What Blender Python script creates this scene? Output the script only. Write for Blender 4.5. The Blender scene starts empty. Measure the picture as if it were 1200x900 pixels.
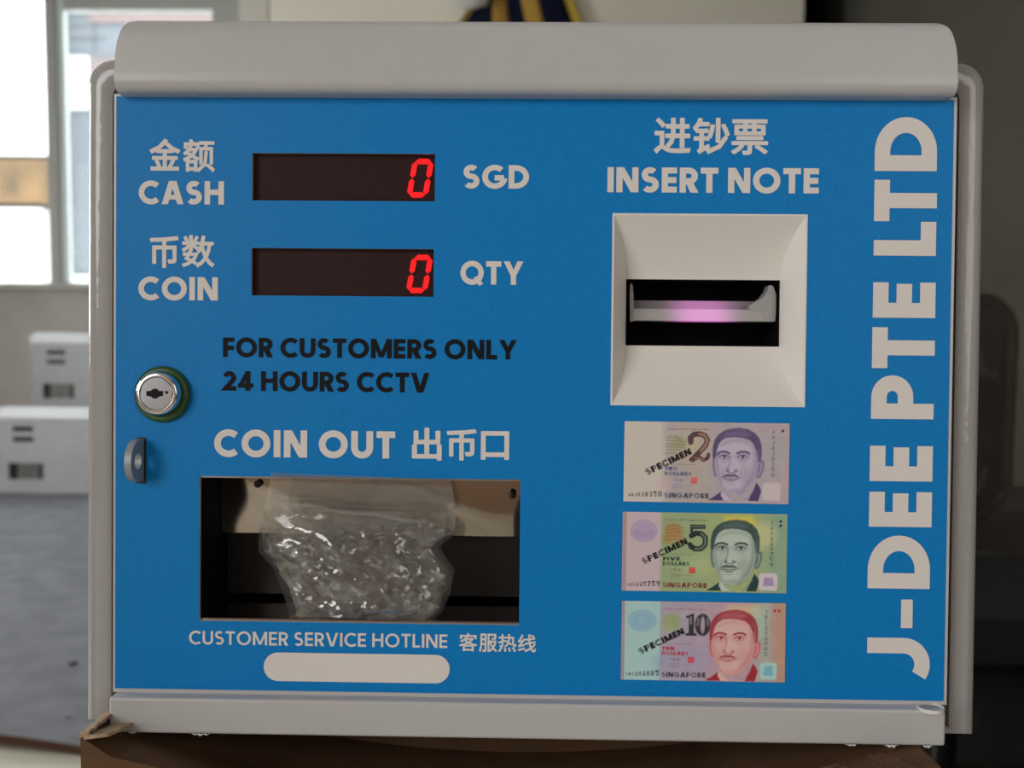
import bpy, bmesh, math, random
import numpy as np
from mathutils import Vector, Matrix, Euler, noise
from mathutils.geometry import tessellate_polygon, delaunay_2d_cdt

SC = bpy.context.scene
COL = SC.collection
PI = math.pi

# ------------------------------------------------------------------ camera, world, lights, exposure
FPX = 1100.0                                   # focal length in pixels of the 1200 px wide frame
ZB = 0.765                                     # height of the door's lower edge above the floor
LEAN = math.radians(-3.0)                      # the machine leans back a little on the soft box
ROOT = Matrix.Translation((0, 0, ZB)) @ Matrix.Rotation(LEAN, 4, 'X')
CAM_LOC = Vector((-0.00071, -0.61016, 0.21603))            # in the machine's own frame
CAM_ROT = Euler((1.55351, -0.0095, 0.01769), 'XYZ')
CAM_LOCAL = Matrix.Translation(CAM_LOC) @ CAM_ROT.to_matrix().to_4x4()
CAM_WORLD = ROOT @ CAM_LOCAL

cam_data = bpy.data.cameras.new('camera')
cam_data.sensor_width = 36
cam_data.lens = FPX * 36 / 1200
cam_data.clip_start = 0.02
cam_data.dof.use_dof = True
cam_data.dof.focus_distance = 0.612
cam_data.dof.aperture_fstop = 6.5
cam = bpy.data.objects.new('camera', cam_data)
COL.objects.link(cam)
cam.matrix_world = CAM_WORLD
SC.camera = cam

world = bpy.data.worlds.new('overcast_sky')
SC.world = world
world.use_nodes = True
bg = world.node_tree.nodes['Background']
bg.inputs['Color'].default_value = (0.93, 0.97, 1.0, 1)
bg.inputs['Strength'].default_value = 7.0

def area_light(name, loc, target, sx, sy, energy, color):
    l = bpy.data.lights.new(name, 'AREA')
    l.shape = 'RECTANGLE'; l.size = sx; l.size_y = sy; l.energy = energy; l.color = color
    o = bpy.data.objects.new(name, l)
    COL.objects.link(o)
    o.location = loc
    o.rotation_euler = (Vector(target) - Vector(loc)).to_track_quat('-Z', 'Y').to_euler()
    return o
# daylight through the open shop front, left of the photographer, and through the side window farther back
area_light('shop_front_daylight', (-2.1, -2.1, 1.75), (0, 0, 1.0), 2.0, 1.5, 58, (1.0, 0.985, 0.965))
area_light('right_fill_light', (1.5, -2.5, 1.7), (.3, 0, 1.0), .9, 1.5, 11, (1.0, 0.96, 0.92))  # weak fill lamp added to lift the machine's right side, no door stands here
area_light('side_window_daylight', (-4.185, 1.95, 1.75), (0, 2.3, 1.75), 1.9, 1.4, 68, (1.0, 0.985, 0.96))

vs = SC.view_settings
vs.view_transform = 'Standard'
vs.look = 'None'
vs.gamma = 1.0
vs.use_curve_mapping = False
vs.exposure = 0.0
try:
    SC.cycles.use_denoising = True
    SC.cycles.max_bounces = 10
    SC.cycles.transparent_max_bounces = 16
    SC.cycles.sample_clamp_indirect = 4.0
except Exception:
    pass

# ------------------------------------------------------------------ helpers
def ray(px, py, m):
    d = m.to_3x3() @ Vector(((px - 600) / FPX, (450 - py) / FPX, -1.0))
    return m.translation.copy(), d

def P(px, py, Y=0.0):
    """Point of the photograph on the plane Y of the machine's own frame."""
    o, d = ray(px, py, CAM_LOCAL)
    return o + d * ((Y - o.y) / d.y)

def WP(px, py, Y):
    """Point of the photograph on the plane Y of the room."""
    o, d = ray(px, py, CAM_WORLD)
    return o + d * ((Y - o.y) / d.y)

def WD(px, py, dist):
    return WP(px, py, CAM_WORLD.translation.y + dist)

def s2l(c):
    return c / 12.92 if c <= 0.04045 else ((c + 0.055) / 1.055) ** 2.4

GAIN = 2.0
def seen(r, g, b, gain=GAIN, top=0.86):
    """Surface colour of something that shows as sRGB r, g, b under this room's light."""
    return tuple(min(top, s2l(v / 255) * gain) for v in (r, g, b))

def mat(name, color, rough=0.5, metal=0.0, spec=0.5, var=0.0, scale=20.0, bump=0.0, bscale=200.0, coat=0.0, detail=4.0):
    m = bpy.data.materials.new(name)
    m.use_nodes = True
    nt = m.node_tree
    b = nt.nodes['Principled BSDF']
    b.inputs['Base Color'].default_value = (*color, 1)
    b.inputs['Roughness'].default_value = rough
    b.inputs['Metallic'].default_value = metal
    b.inputs['Specular IOR Level'].default_value = spec
    b.inputs['Coat Weight'].default_value = coat
    b.inputs['Coat Roughness'].default_value = 0.08
    tc = nt.nodes.new('ShaderNodeTexCoord')
    if var > 0:
        n = nt.nodes.new('ShaderNodeTexNoise')
        n.inputs['Scale'].default_value = scale
        n.inputs['Detail'].default_value = detail
        nt.links.new(tc.outputs['Object'], n.inputs['Vector'])
        r = nt.nodes.new('ShaderNodeMapRange')
        r.inputs['From Min'].default_value = 0.3
        r.inputs['From Max'].default_value = 0.7
        r.inputs['To Min'].default_value = 1 - var
        r.inputs['To Max'].default_value = 1 + var
        nt.links.new(n.outputs['Fac'], r.inputs['Value'])
        mx = nt.nodes.new('ShaderNodeMix')
        mx.data_type = 'RGBA'; mx.blend_type = 'MULTIPLY'
        mx.inputs['Factor'].default_value = 1
        mx.inputs['A'].default_value = (*color, 1)
        nt.links.new(r.outputs['Result'], mx.inputs['B'])
        nt.links.new(mx.outputs['Result'], b.inputs['Base Color'])
    if bump > 0:
        n2 = nt.nodes.new('ShaderNodeTexNoise')
        n2.inputs['Scale'].default_value = bscale
        n2.inputs['Detail'].default_value = 3
        nt.links.new(tc.outputs['Object'], n2.inputs['Vector'])
        bp = nt.nodes.new('ShaderNodeBump')
        bp.inputs['Strength'].default_value = bump
        bp.inputs['Distance'].default_value = 0.001
        nt.links.new(n2.outputs['Fac'], bp.inputs['Height'])
        nt.links.new(bp.outputs['Normal'], b.inputs['Normal'])
    return m

class MB:
    def __init__(self):
        self.v = []; self.f = []; self.mi = []
    def add(self, verts, faces, mi=0):
        k = len(self.v)
        self.v += [tuple(p) for p in verts]
        self.f += [tuple(i + k for i in f) for f in faces]
        self.mi += [mi] * len(faces)
        return self
    def box(self, a, b, mi=0):
        x0, y0, z0 = [min(p, q) for p, q in zip(a, b)]
        x1, y1, z1 = [max(p, q) for p, q in zip(a, b)]
        v = [(x0, y0, z0), (x1, y0, z0), (x1, y1, z0), (x0, y1, z0), (x0, y0, z1), (x1, y0, z1), (x1, y1, z1), (x0, y1, z1)]
        return self.add(v, [(3, 2, 1, 0), (4, 5, 6, 7), (0, 1, 5, 4), (1, 2, 6, 5), (2, 3, 7, 6), (3, 0, 4, 7)], mi)
    def quad(self, a, b, c, d, mi=0):
        return self.add([a, b, c, d], [(0, 1, 2, 3)], mi)
    def rings(self, rings, close=True, cap0=False, cap1=False, mi=0):
        n = len(rings[0]); v = [p for r in rings for p in r]; f = []
        for k in range(len(rings) - 1):
            for i in range(n if close else n - 1):
                j = (i + 1) % n
                f.append((k * n + i, k * n + j, (k + 1) * n + j, (k + 1) * n + i))
        if cap0: f.append(tuple(range(n - 1, -1, -1)))
        if cap1: f.append(tuple((len(rings) - 1) * n + i for i in range(n)))
        return self.add(v, f, mi)
    def lathe(self, c, prof, n=48, mi=0, cap=True):
        """Turned about an axis along Y through c; prof = [(radius, Y)]."""
        rs = [[(c[0] + r * math.cos(2 * PI * i / n), c[1] + y, c[2] + r * math.sin(2 * PI * i / n)) for i in range(n)] for r, y in prof]
        return self.rings(rs, True, cap, cap, mi)
    def prism(self, loops, f0, f1, mi=0):
        """Flat outline (outer loop and holes, 2-D) carried from f0(p) to f1(p)."""
        tris = tessellate_polygon([[Vector((p[0], p[1], 0)) for p in l] for l in loops])
        flat = [p for l in loops for p in l]; n = len(flat)
        v = [f0(p) for p in flat] + [f1(p) for p in flat]
        f = [tuple(t) for t in tris] + [tuple(n + i for i in reversed(t)) for t in tris]
        k = 0
        for l in loops:
            m = len(l)
            for i in range(m):
                j = (i + 1) % m
                f.append((k + i, k + j, n + k + j, n + k + i))
            k += m
        return self.add(v, f, mi)
    def tube(self, pts, r, n=8, mi=0):
        pts = [Vector(p) for p in pts]; rs = []
        for i, p in enumerate(pts):
            t = (pts[min(i + 1, len(pts) - 1)] - pts[max(i - 1, 0)]).normalized()
            a = t.cross(Vector((0.31, 0.17, 0.93))).normalized(); b = t.cross(a)
            rr = r[i] if isinstance(r, (list, tuple)) else r
            rs.append([tuple(p + (a * math.cos(2 * PI * k / n) + b * math.sin(2 * PI * k / n)) * rr) for k in range(n)])
        return self.rings(rs, True, True, True, mi)
    def build(self, name, mats, parent=None, smooth=False, bevel=0.0, seg=2, recalc=True, angle=35):
        me = bpy.data.meshes.new(name)
        me.from_pydata(self.v, [], self.f)
        for m in (mats if isinstance(mats, (list, tuple)) else [mats]):
            me.materials.append(m)
        me.polygons.foreach_set('material_index', self.mi)
        if recalc:
            b = bmesh.new(); b.from_mesh(me)
            bmesh.ops.recalc_face_normals(b, faces=b.faces)
            b.to_mesh(me); b.free()
        if smooth:
            me.polygons.foreach_set('use_smooth', [True] * len(me.polygons))
            me.set_sharp_from_angle(angle=math.radians(angle))
        me.update()
        o = bpy.data.objects.new(name, me)
        COL.objects.link(o)
        if parent is not None:
            o.parent = parent
        if bevel > 0:
            md = o.modifiers.new('bevel', 'BEVEL')
            md.width = bevel; md.segments = seg; md.limit_method = 'ANGLE'; md.angle_limit = math.radians(40)
        return o

def tag(o, label=None, cat=None, group=None, kind=None):
    if label: o['label'] = label
    if cat: o['category'] = cat
    if group: o['group'] = group
    if kind: o['kind'] = kind
    return o

def empty(name, label=None, cat=None, loc=(0, 0, 0), group=None, kind=None):
    o = bpy.data.objects.new(name, None)
    o.empty_display_size = 0.05
    COL.objects.link(o)
    o.location = loc
    return tag(o, label, cat, group, kind)

# ------------------------------------------------------------------ stroke lettering (cap height 1)
def arc(cx, cy, rx, ry, a0, a1, n=None):
    n = n or max(6, int(abs(a1 - a0) / 12))
    return [(cx + rx * math.cos(math.radians(a0 + (a1 - a0) * i / n)), cy + ry * math.sin(math.radians(a0 + (a1 - a0) * i / n))) for i in range(n + 1)]

def ribbon(pts, w, closed=False):
    q = [pts[0]]
    for p in pts[1:]:
        if (p[0] - q[-1][0]) ** 2 + (p[1] - q[-1][1]) ** 2 > 1e-8: q.append(p)
    pts = q; n = len(pts); L = []; R = []
    if closed and (pts[0][0] - pts[-1][0]) ** 2 + (pts[0][1] - pts[-1][1]) ** 2 < 1e-6:
        pts = pts[:-1]; n -= 1
    def nrm(a, b):
        dx, dy = b[0] - a[0], b[1] - a[1]; l = math.hypot(dx, dy)
        return (-dy / l, dx / l)
    for i in range(n):
        a = nrm(pts[i - 1], pts[i]) if (i > 0 or closed) else None
        b = nrm(pts[i], pts[(i + 1) % n]) if (i < n - 1 or closed) else None
        a = a or b; b = b or a
        m = (a[0] + b[0], a[1] + b[1]); d = max(0.35, (m[0] * a[0] + m[1] * a[1]))
        k = w / 2 / d
        L.append((pts[i][0] + m[0] * k, pts[i][1] + m[1] * k)); R.append((pts[i][0] - m[0] * k, pts[i][1] - m[1] * k))
    return [[R[i], R[(i + 1) % n], L[(i + 1) % n], L[i]] for i in range(n if closed else n - 1)]

def glyph(ch, w):
    """(polygons, width) of one character drawn with strokes of width w."""
    h = w / 2; S = []; W = 0.6
    st = lambda pts, c=False: S.extend(ribbon(pts, w, c))
    pg = lambda *p: S.append(list(p))
    if ch == 'I': W = w; st([(h, 0), (h, 1)])
    elif ch == 'L': W = .42 + h; st([(h, 1), (h, h), (W, h)])
    elif ch == 'E':
        W = .46 + h; st([(h, 0), (h, 1)]); st([(h, 1 - h), (W, 1 - h)]); st([(h, .5), (W * .96, .5)]); st([(h, h), (W, h)])
    elif ch == 'F':
        W = .44 + h; st([(h, 0), (h, 1)]); st([(h, 1 - h), (W, 1 - h)]); st([(h, .47), (W * .95, .47)])
    elif ch == 'T': W = .55 + h; st([(0, 1 - h), (W, 1 - h)]); st([(W / 2, 0), (W / 2, 1 - h)])
    elif ch == 'H': W = .58 + w; st([(h, 0), (h, 1)]); st([(W - h, 0), (W - h, 1)]); st([(h, .52), (W - h, .52)])
    elif ch in 'AV':
        W = .68 + w; wx = w * 1.1; t = wx * .62; f = (lambda y: y) if ch == 'A' else (lambda y: 1 - y)
        pg((0, f(0)), (wx, f(0)), (W / 2 - t + wx, f(1)), (W / 2 - t, f(1)))
        pg((W, f(0)), (W - wx, f(0)), (W / 2 + t - wx, f(1)), (W / 2 + t, f(1)))
        if ch == 'A': pg((W * .17, .2), (W * .83, .2), (W * .76, .2 + w * .85), (W * .24, .2 + w * .85))
    elif ch == 'W':
        W = 1.2; wx = w * 1.05
        for a, b in ((0, .3), (.6, .3), (.6, .9), (1.2, .9)):
            s = 1 if b > a else -1; a2 = a + (0 if a in (0,) else (-wx if a == 1.2 else -wx / 2))
            pg((a2, 1), (a2 + wx, 1), (b + wx / 2, 0), (b - wx / 2, 0))
    elif ch == 'N':
        W = .6 + w; wx = w * 1.2; st([(h, 0), (h, 1)]); st([(W - h, 0), (W - h, 1)]); pg((0, 1), (wx, 1), (W, 0), (W - wx, 0))
    elif ch == 'M':
        W = .8 + w; wx = w * 1.05; st([(h, 0), (h, 1)]); st([(W - h, 0), (W - h, 1)])
        pg((0, 1), (wx, 1), (W / 2 + wx * .45, .05), (W / 2 - wx * .45, .05)); pg((W, 1), (W - wx, 1), (W / 2 - wx * .45, .05), (W / 2 + wx * .45, .05))
    elif ch in 'PRB':
        W = .45 + w; yb = {'P': .34, 'R': .43, 'B': .5}[ch] + h * (.9 if ch == 'P' else .2); r = (1 - h - yb) / 2; xb = W - h - r * 1.05
        st([(h, 0), (h, 1)]); st([(h, 1 - h)] + arc(xb, (1 - h + yb) / 2, r * 1.05, r, 90, -90) + [(h, yb)])
        if ch == 'R': pg((W - w * 1.15, 0), (W + .03, 0), (W * .68, .48), (W * .68 - w * 1.15, .48))
        if ch == 'B':
            r = (yb - h) / 2; xb = W - h - r + .02; st([(h, yb)] + arc(xb, (h + yb) / 2, r * 1.05, r, 90, -90) + [(h, h)])
    elif ch == 'D':
        W = .6 + w; r = .5 - h; rx = min(r, W - w - .06) + .04; xb = W - h - rx
        st([(h, 0), (h, 1)]); st([(h, 1 - h)] + arc(xb, .5, rx, r, 90, -90, 18) + [(h, h)])
    elif ch in 'OQ':
        W = .8 + w; st(arc(W / 2, .5, .4, .515 - h, 0, 360, 32), True)
        if ch == 'Q': pg((W * .56, .3), (W * .56 + w * .75, .36), (W - .02, .03), (W - .02 - w * .8, -.06))
    elif ch == 'C': W = .63 + w; st(arc(.4 + h, .5, .4, .515 - h, 47, 313, 24))
    elif ch == 'G': W = .74 + w; st(arc(.4 + h, .5, .4, .515 - h, 47, 352, 26)); st([(W * .52, .46), (W - h * .7, .46)])
    elif ch == 'S':
        W = .44 + w; r1 = (1.02 - w) * .24; r2 = (1.02 - w) * .26; c1 = 1.01 - h - r1; c2 = -.01 + h + r2
        st(arc(W / 2 - .005, c1, .2, r1, 38, 250, 18) + arc(W / 2 - .01, c2, .225, r2, 70, -142, 18))
    elif ch == 'U':
        W = .55 + w; r = (W - w) / 2; st([(h, 1)] + arc(W / 2, r + h - .01, r, r, 180, 360, 18) + [(W - h, 1)])
    elif ch == 'J':
        W = .42 + w; r = .3; st([(W - h, 1)] + arc(W - h - r, r + h - .01, r, r, 0, -125, 14))
    elif ch == 'Y':
        W = .64 + w; wx = w * 1.15; st([(W / 2, 0), (W / 2, .46)])
        pg((0, 1), (wx, 1), (W / 2 + h, .38), (W / 2 - h, .38)); pg((W, 1), (W - wx, 1), (W / 2 - h, .38), (W / 2 + h, .38))
    elif ch == '-': W = .46; S.extend(ribbon([(0, .36), (.46, .36)], w * .75))
    elif ch == '0': W = .42 + w; st(arc(W / 2, .5, .21, .51 - h, 0, 360, 26), True)
    elif ch == '1': W = .2 + w; st([(W - h, 0), (W - h, 1)]); st([(0, .74), (W - h, .96)])
    elif ch == '2': W = .44 + w; st(arc(W / 2, .99 - h - .22, .21, .22, 165, -38, 16) + [(h * 1.3, h), (W, h)])
    elif ch == '3': W = .4 + w; st(arc(W / 2 - .02, .75 - h * .35, .19, .25 - h * .6, 150, -90, 14)); st(arc(W / 2 - .02, .26 + h * .2, .21, .27 - h * .7, 90, -150, 14))
    elif ch == '4': W = .52 + w; st([(W - w * 1.15, 0), (W - w * 1.15, 1)]); st([(0, .27), (W, .27)]); pg((0, .22), (w * 1.1, .3), (W - w * .75, 1), (W - w * 1.65, 1))
    elif ch == '5': W = .42 + w; st([(W - .02, 1 - h), (h + .03, 1 - h), (h, .55)]); st(arc(W / 2 - .01, .31, .2, .31 - h, 125, -145, 18))
    elif ch == '7': W = .44 + w; st([(0, 1 - h), (W - h, 1 - h), (W * .35, 0)])
    elif ch == '8': W = .42 + w; st(arc(W / 2, .75 - h * .3, .18, .25 - h * .6, 0, 360, 18), True); st(arc(W / 2, .26 + h * .25, .21, .27 - h * .7, 0, 360, 18), True)
    elif ch == '9': W = .42 + w; st(arc(W / 2, .68, .2, .32 - h, 0, 360, 20), True); st([(W - h, .68)] + arc(W / 2 - .03, .4, .22, .4 - h, 10, -100, 10))
    return S, W

def text_quads(s, w, gap=.1, space=.3):
    out = []; x = 0.0
    for i, ch in enumerate(s):
        if ch == ' ':
            x += space; continue
        q, W = glyph(ch, w)
        out += [[(p[0] + x, p[1]) for p in poly] for poly in q]
        x += W + gap
    return out, x - gap

CJK = {
    '金': '84,135 111,87 131,43 163,57 143,101 115,147|352,148 327,100 299,55 328,42 357,85 387,134|235,451 135,352 0,287 15,271 26,253 66,269 106,289 106,261 214,261 214,193 42,193 42,159 214,159 214,35 19,35 19,0 452,0 452,35 254,35 254,159 429,159 429,193 254,193 254,261 364,261 364,293 405,271 445,255 457,272 471,287 354,341 257,417 270,435|358,296 118,296 181,339 236,391 292,340',
    '额': '327,289 308,114 209,26 220,14 228,0 337,98 360,289|349,84 402,43 445,3 466,30 422,68 369,107|246,347 246,111 278,111 278,317 405,317 405,112 438,112 438,347 344,347 354,372 364,399 457,399 457,432 238,432 238,399 330,399 321,372 312,347|87,453 97,434 107,414 11,414 11,339 44,339 44,383 195,383 195,339 229,339 229,414 147,414 134,437 121,461|43,159 43,5 77,5 77,22 165,22 165,6 200,6 200,159|77,53 77,128 165,128 165,53|55,250 92,230 47,204 0,184 8,168 15,151 71,177 124,213 169,186 205,163 231,189 195,211 150,236 183,275 210,320 189,333 182,332 105,332 113,346 121,361 87,367 54,314 0,264 12,253 22,241 57,270 85,302 162,302 143,276 119,252 79,273',
    '币': '408,446 219,426 0,416 5,399 8,382 98,384 192,389 192,307 38,307 38,58 76,58 76,271 192,271 192,0 231,0 231,271 352,271 352,111 350,103 342,101 316,101 273,102 281,83 286,64 337,65 370,71 386,84 391,110 391,307 231,307 231,391 334,400 423,412',
    '数': '202,453 184,419 164,386 189,374 210,404 233,439|24,439 43,404 55,373 84,385 71,417 52,450|185,172 165,136 139,105 110,119 82,132 93,151 104,172|35,119 73,102 112,84 60,54 1,35 11,21 19,6 84,30 143,67 186,39 210,64 191,76 168,90 203,137 228,197 207,205 201,204 119,204 130,230 97,236 83,204 15,204 15,172 68,172 51,143|108,463 108,369 5,369 5,338 97,338 52,292 0,260 11,246 20,231 66,263 108,305 108,244 144,244 144,312 181,284 211,260 232,287 196,310 151,338 246,338 246,369 144,369 144,463|295,458 267,332 221,234 235,222 249,211 267,241 283,276 302,205 327,142 276,78 206,31 217,16 227,0 294,47 346,107 388,49 441,6 452,22 466,36 410,80 366,141 399,227 420,330 454,330 454,365 312,365 321,408 329,453|385,330 369,249 347,180 322,252 304,330',
    '出': '0,210 0,28 355,28 355,0 396,0 396,210 355,210 355,66 218,66 218,241 376,241 376,414 335,414 335,278 218,278 218,459 177,459 177,278 62,278 62,414 23,414 23,241 177,241 177,66 42,66 42,210',
    '口': '0,396 0,0 39,0 39,43 334,43 334,2 374,2 374,396|39,82 39,358 334,358 334,82',
    '进': '22,422 64,379 98,338 127,362 92,401 49,443|341,443 341,362 259,362 259,443 222,443 222,362 151,362 151,326 222,326 222,268 221,237 148,237 148,201 217,201 197,145 155,97 170,84 182,70 232,130 254,201 341,201 341,73 379,73 379,201 453,201 453,237 379,237 379,326 443,326 443,362 379,362 379,443|259,326 341,326 341,237 258,237 259,267|112,272 6,272 6,237 75,237 75,94 39,71 0,34 25,0 62,45 93,64 113,54 141,34 199,12 279,6 370,8 452,11 456,31 463,51 375,44 280,41 205,45 149,65 128,80 112,91',
    '钞': '231,374 215,292 192,223 224,207 248,280 266,367|370,371 403,300 426,234 460,246 436,312 402,382|403,216 320,98 172,33 184,17 194,0 349,74 438,205|301,460 301,151 337,151 337,460|72,459 41,392 0,338 10,320 19,303 44,332 68,368 195,368 195,403 87,403 97,426 106,449|12,212 12,178 86,178 86,76 76,47 58,31 69,17 79,2 105,22 202,78 197,93 194,110 123,72 123,178 196,178 196,212 123,212 123,280 183,280 183,314 38,314 38,280 86,280 86,212',
    '票': '301,95 367,54 420,13 449,35 394,75 328,114|66,224 66,194 392,194 392,224|114,115 63,70 0,34 15,22 29,9 93,51 149,103|5,159 5,128 210,128 210,42 208,36 201,34 142,34 149,17 154,0 199,1 228,6 244,18 248,41 248,128 453,128 453,159|40,372 40,256 419,256 419,372 301,372 301,410 443,410 443,441 11,441 11,410 152,410 152,372|186,410 266,410 266,372 186,372|76,343 152,343 152,285 76,285|186,343 266,343 266,285 186,285|301,343 382,343 382,285 301,285',
    '客': '160,305 312,305 276,272 233,242 192,270 158,303|171,372 116,312 28,259 42,246 54,232 95,255 132,280 163,250 198,223 101,185 0,160 10,144 18,127 58,136 98,147 98,0 135,0 135,17 333,17 333,1 371,1 371,149 405,141 441,135 451,154 465,171 361,191 269,224 326,268 370,321 345,336 338,334 189,334 201,349 212,364|233,202 290,175 352,154 121,154 178,176|135,49 135,123 333,123 333,49|198,455 210,435 221,415 21,415 21,321 58,321 58,381 406,381 406,321 444,321 444,415 264,415 250,440 234,465',
    '服': '37,443 37,263 31,139 0,18 16,10 31,0 56,81 68,171 148,171 148,47 145,39 138,37 88,37 94,19 98,1 139,2 165,8 179,22 183,46 183,443|71,408 148,408 148,326 71,326|71,291 148,291 148,206 70,206 71,235|412,237 391,177 362,124 331,177 307,237|227,441 227,1 262,1 262,237 275,237 303,162 341,96 304,59 264,31 277,18 286,4 326,32 363,68 400,30 444,0 455,16 468,29 423,58 384,96 426,171 454,265 432,273 425,271 262,271 262,406 403,406 403,345 401,338 393,337 369,336 328,337 335,321 340,305 388,306 419,310 435,322 439,344 439,441',
    '热': '150,98 157,49 160,5 197,10 193,53 184,101|253,99 271,50 283,6 320,14 307,57 288,105|356,101 394,49 422,0 457,16 427,64 389,115|65,112 35,60 0,15 35,1 70,48 100,103|86,462 86,392 11,392 11,357 86,357 86,280 1,258 10,222 86,244 86,168 84,161 77,160 58,159 27,160 34,143 38,126 78,127 104,133 117,145 121,168 121,254 185,272 181,306 121,290 121,357 180,357 180,392 121,392 121,462|261,463 260,390 192,390 192,358 259,358 255,311 249,271 207,295 189,269 239,238 210,189 162,152 175,139 186,125 237,165 270,218 303,195 329,174 348,204 318,226 280,251 289,300 294,358 362,358 367,184 419,123 451,138 464,196 449,202 435,211 430,168 421,156 397,214 398,390 296,390 297,463',
    '线': '3,66 11,30 175,79 170,111 79,86|328,429 368,407 401,384 423,407 389,429 350,450|12,251 32,256 92,265 62,223 41,198 20,175 3,165 10,147 15,130 48,141 168,167 167,181 168,198 69,180 125,254 177,335 145,354 130,326 114,299 50,292 93,363 131,441 96,458 58,371 28,317 13,296 0,286 7,267|420,214 384,168 340,128 329,172 320,223 448,247 442,280 316,256 312,288 309,322 434,341 428,374 307,356 305,407 305,460 268,460 269,405 272,351 193,339 199,305 274,317 276,282 280,250 183,232 189,198 285,216 295,157 309,106 241,67 167,39 180,24 190,8 258,36 322,72 357,19 405,0 441,16 458,73 443,81 430,93 423,48 409,37 378,52 353,94 407,143 451,199',
}

# ------------------------------------------------------------------ materials
M_white = mat('white_powder_coat', (.545, .545, .55), .30, var=.012, scale=60, bump=.04, bscale=900)
M_case = mat('white_case_paint', (.43, .425, .43), .12, bump=.35, bscale=130)
M_abs = mat('white_moulded_plastic', (.82, .80, .765), .38)
M_blue = mat('blue_printed_film', (.0015, .225, .63), .45, spec=.2, var=.10, scale=1400, bump=.10, bscale=1600, detail=1)
M_print = mat('white_print', (.80, .765, .74), .5, spec=.3)
M_ink = mat('black_print', (.008, .008, .011), .55, spec=.15)
M_black = mat('black_plastic', (.008, .008, .009), .45)
M_dark = mat('dark_interior', (.006, .006, .007), .7, spec=.1)
M_steel = mat('polished_steel', (.52, .46, .42), .10, 1.0, bump=.05, bscale=30)
M_steel_dull = mat('brushed_steel', (.50, .49, .48), .3, 1.0)
M_plug = mat('painted_sky_chrome', (.55, .66, .80), .16, 1.0)  # blue of the reflected sky is put into this chrome's colour
M_chrome = mat('chrome', (.80, .82, .85), .13, 1.0)
M_green = mat('green_washer', (.035, .10, .028), .35)
M_hasp = mat('zinc_plate', (.36, .39, .41), .5, .35)
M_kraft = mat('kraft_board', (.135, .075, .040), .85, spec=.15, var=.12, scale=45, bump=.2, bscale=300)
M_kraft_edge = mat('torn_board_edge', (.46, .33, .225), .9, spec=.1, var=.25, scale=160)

def emit(name, col, strength, base=(.02, .002, .002)):
    m = mat(name, base, .4)
    b = m.node_tree.nodes['Principled BSDF']
    b.inputs['Emission Color'].default_value = (*col, 1)
    b.inputs['Emission Strength'].default_value = strength
    return m
M_led = emit('lit_red_segment', (1.0, .012, .016), 1.25)
M_ledoff = mat('unlit_segment', (.055, .038, .040), .5, spec=.2)

def clear_mat(name, body, lo, hi, rough=.12, tint=(.95, .95, .95), bump=0.0, bscale=120):
    """Thin clear sheet: mostly see-through, glossy, whiter where seen edge-on."""
    m = bpy.data.materials.new(name); m.use_nodes = True
    nt = m.node_tree; nt.nodes.clear()
    out = nt.nodes.new('ShaderNodeOutputMaterial'); mx = nt.nodes.new('ShaderNodeMixShader')
    tr = nt.nodes.new('ShaderNodeBsdfTransparent'); tr.inputs['Color'].default_value = (*tint, 1)
    b = nt.nodes.new('ShaderNodeBsdfPrincipled')
    b.inputs['Base Color'].default_value = (*body, 1); b.inputs['Roughness'].default_value = rough
    lw = nt.nodes.new('ShaderNodeLayerWeight'); lw.inputs['Blend'].default_value = .35
    r = nt.nodes.new('ShaderNodeMapRange'); r.inputs['To Min'].default_value = lo; r.inputs['To Max'].default_value = hi
    nt.links.new(lw.outputs['Facing'], r.inputs['Value']); nt.links.new(r.outputs['Result'], mx.inputs['Fac'])
    nt.links.new(tr.outputs[0], mx.inputs[1]); nt.links.new(b.outputs[0], mx.inputs[2])
    if bump:
        tc = nt.nodes.new('ShaderNodeTexCoord'); n = nt.nodes.new('ShaderNodeTexNoise')
        n.noise_type = 'RIDGED_MULTIFRACTAL'; n.inputs['Scale'].default_value = bscale; n.inputs['Detail'].default_value = 4; n.inputs['Distortion'].default_value = .6
        bp = nt.nodes.new('ShaderNodeBump'); bp.inputs['Strength'].default_value = bump; bp.inputs['Distance'].default_value = .004
        nt.links.new(tc.outputs['Object'], n.inputs['Vector']); nt.links.new(n.outputs['Fac'], bp.inputs['Height'])
        nt.links.new(bp.outputs['Normal'], b.inputs['Normal']); nt.links.new(bp.outputs['Normal'], lw.inputs['Normal'])
    nt.links.new(mx.outputs[0], out.inputs['Surface'])
    return m
M_glass = clear_mat('window_glass', (.8, .85, .85), .03, .5, .02, (.96, .98, .98))
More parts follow.
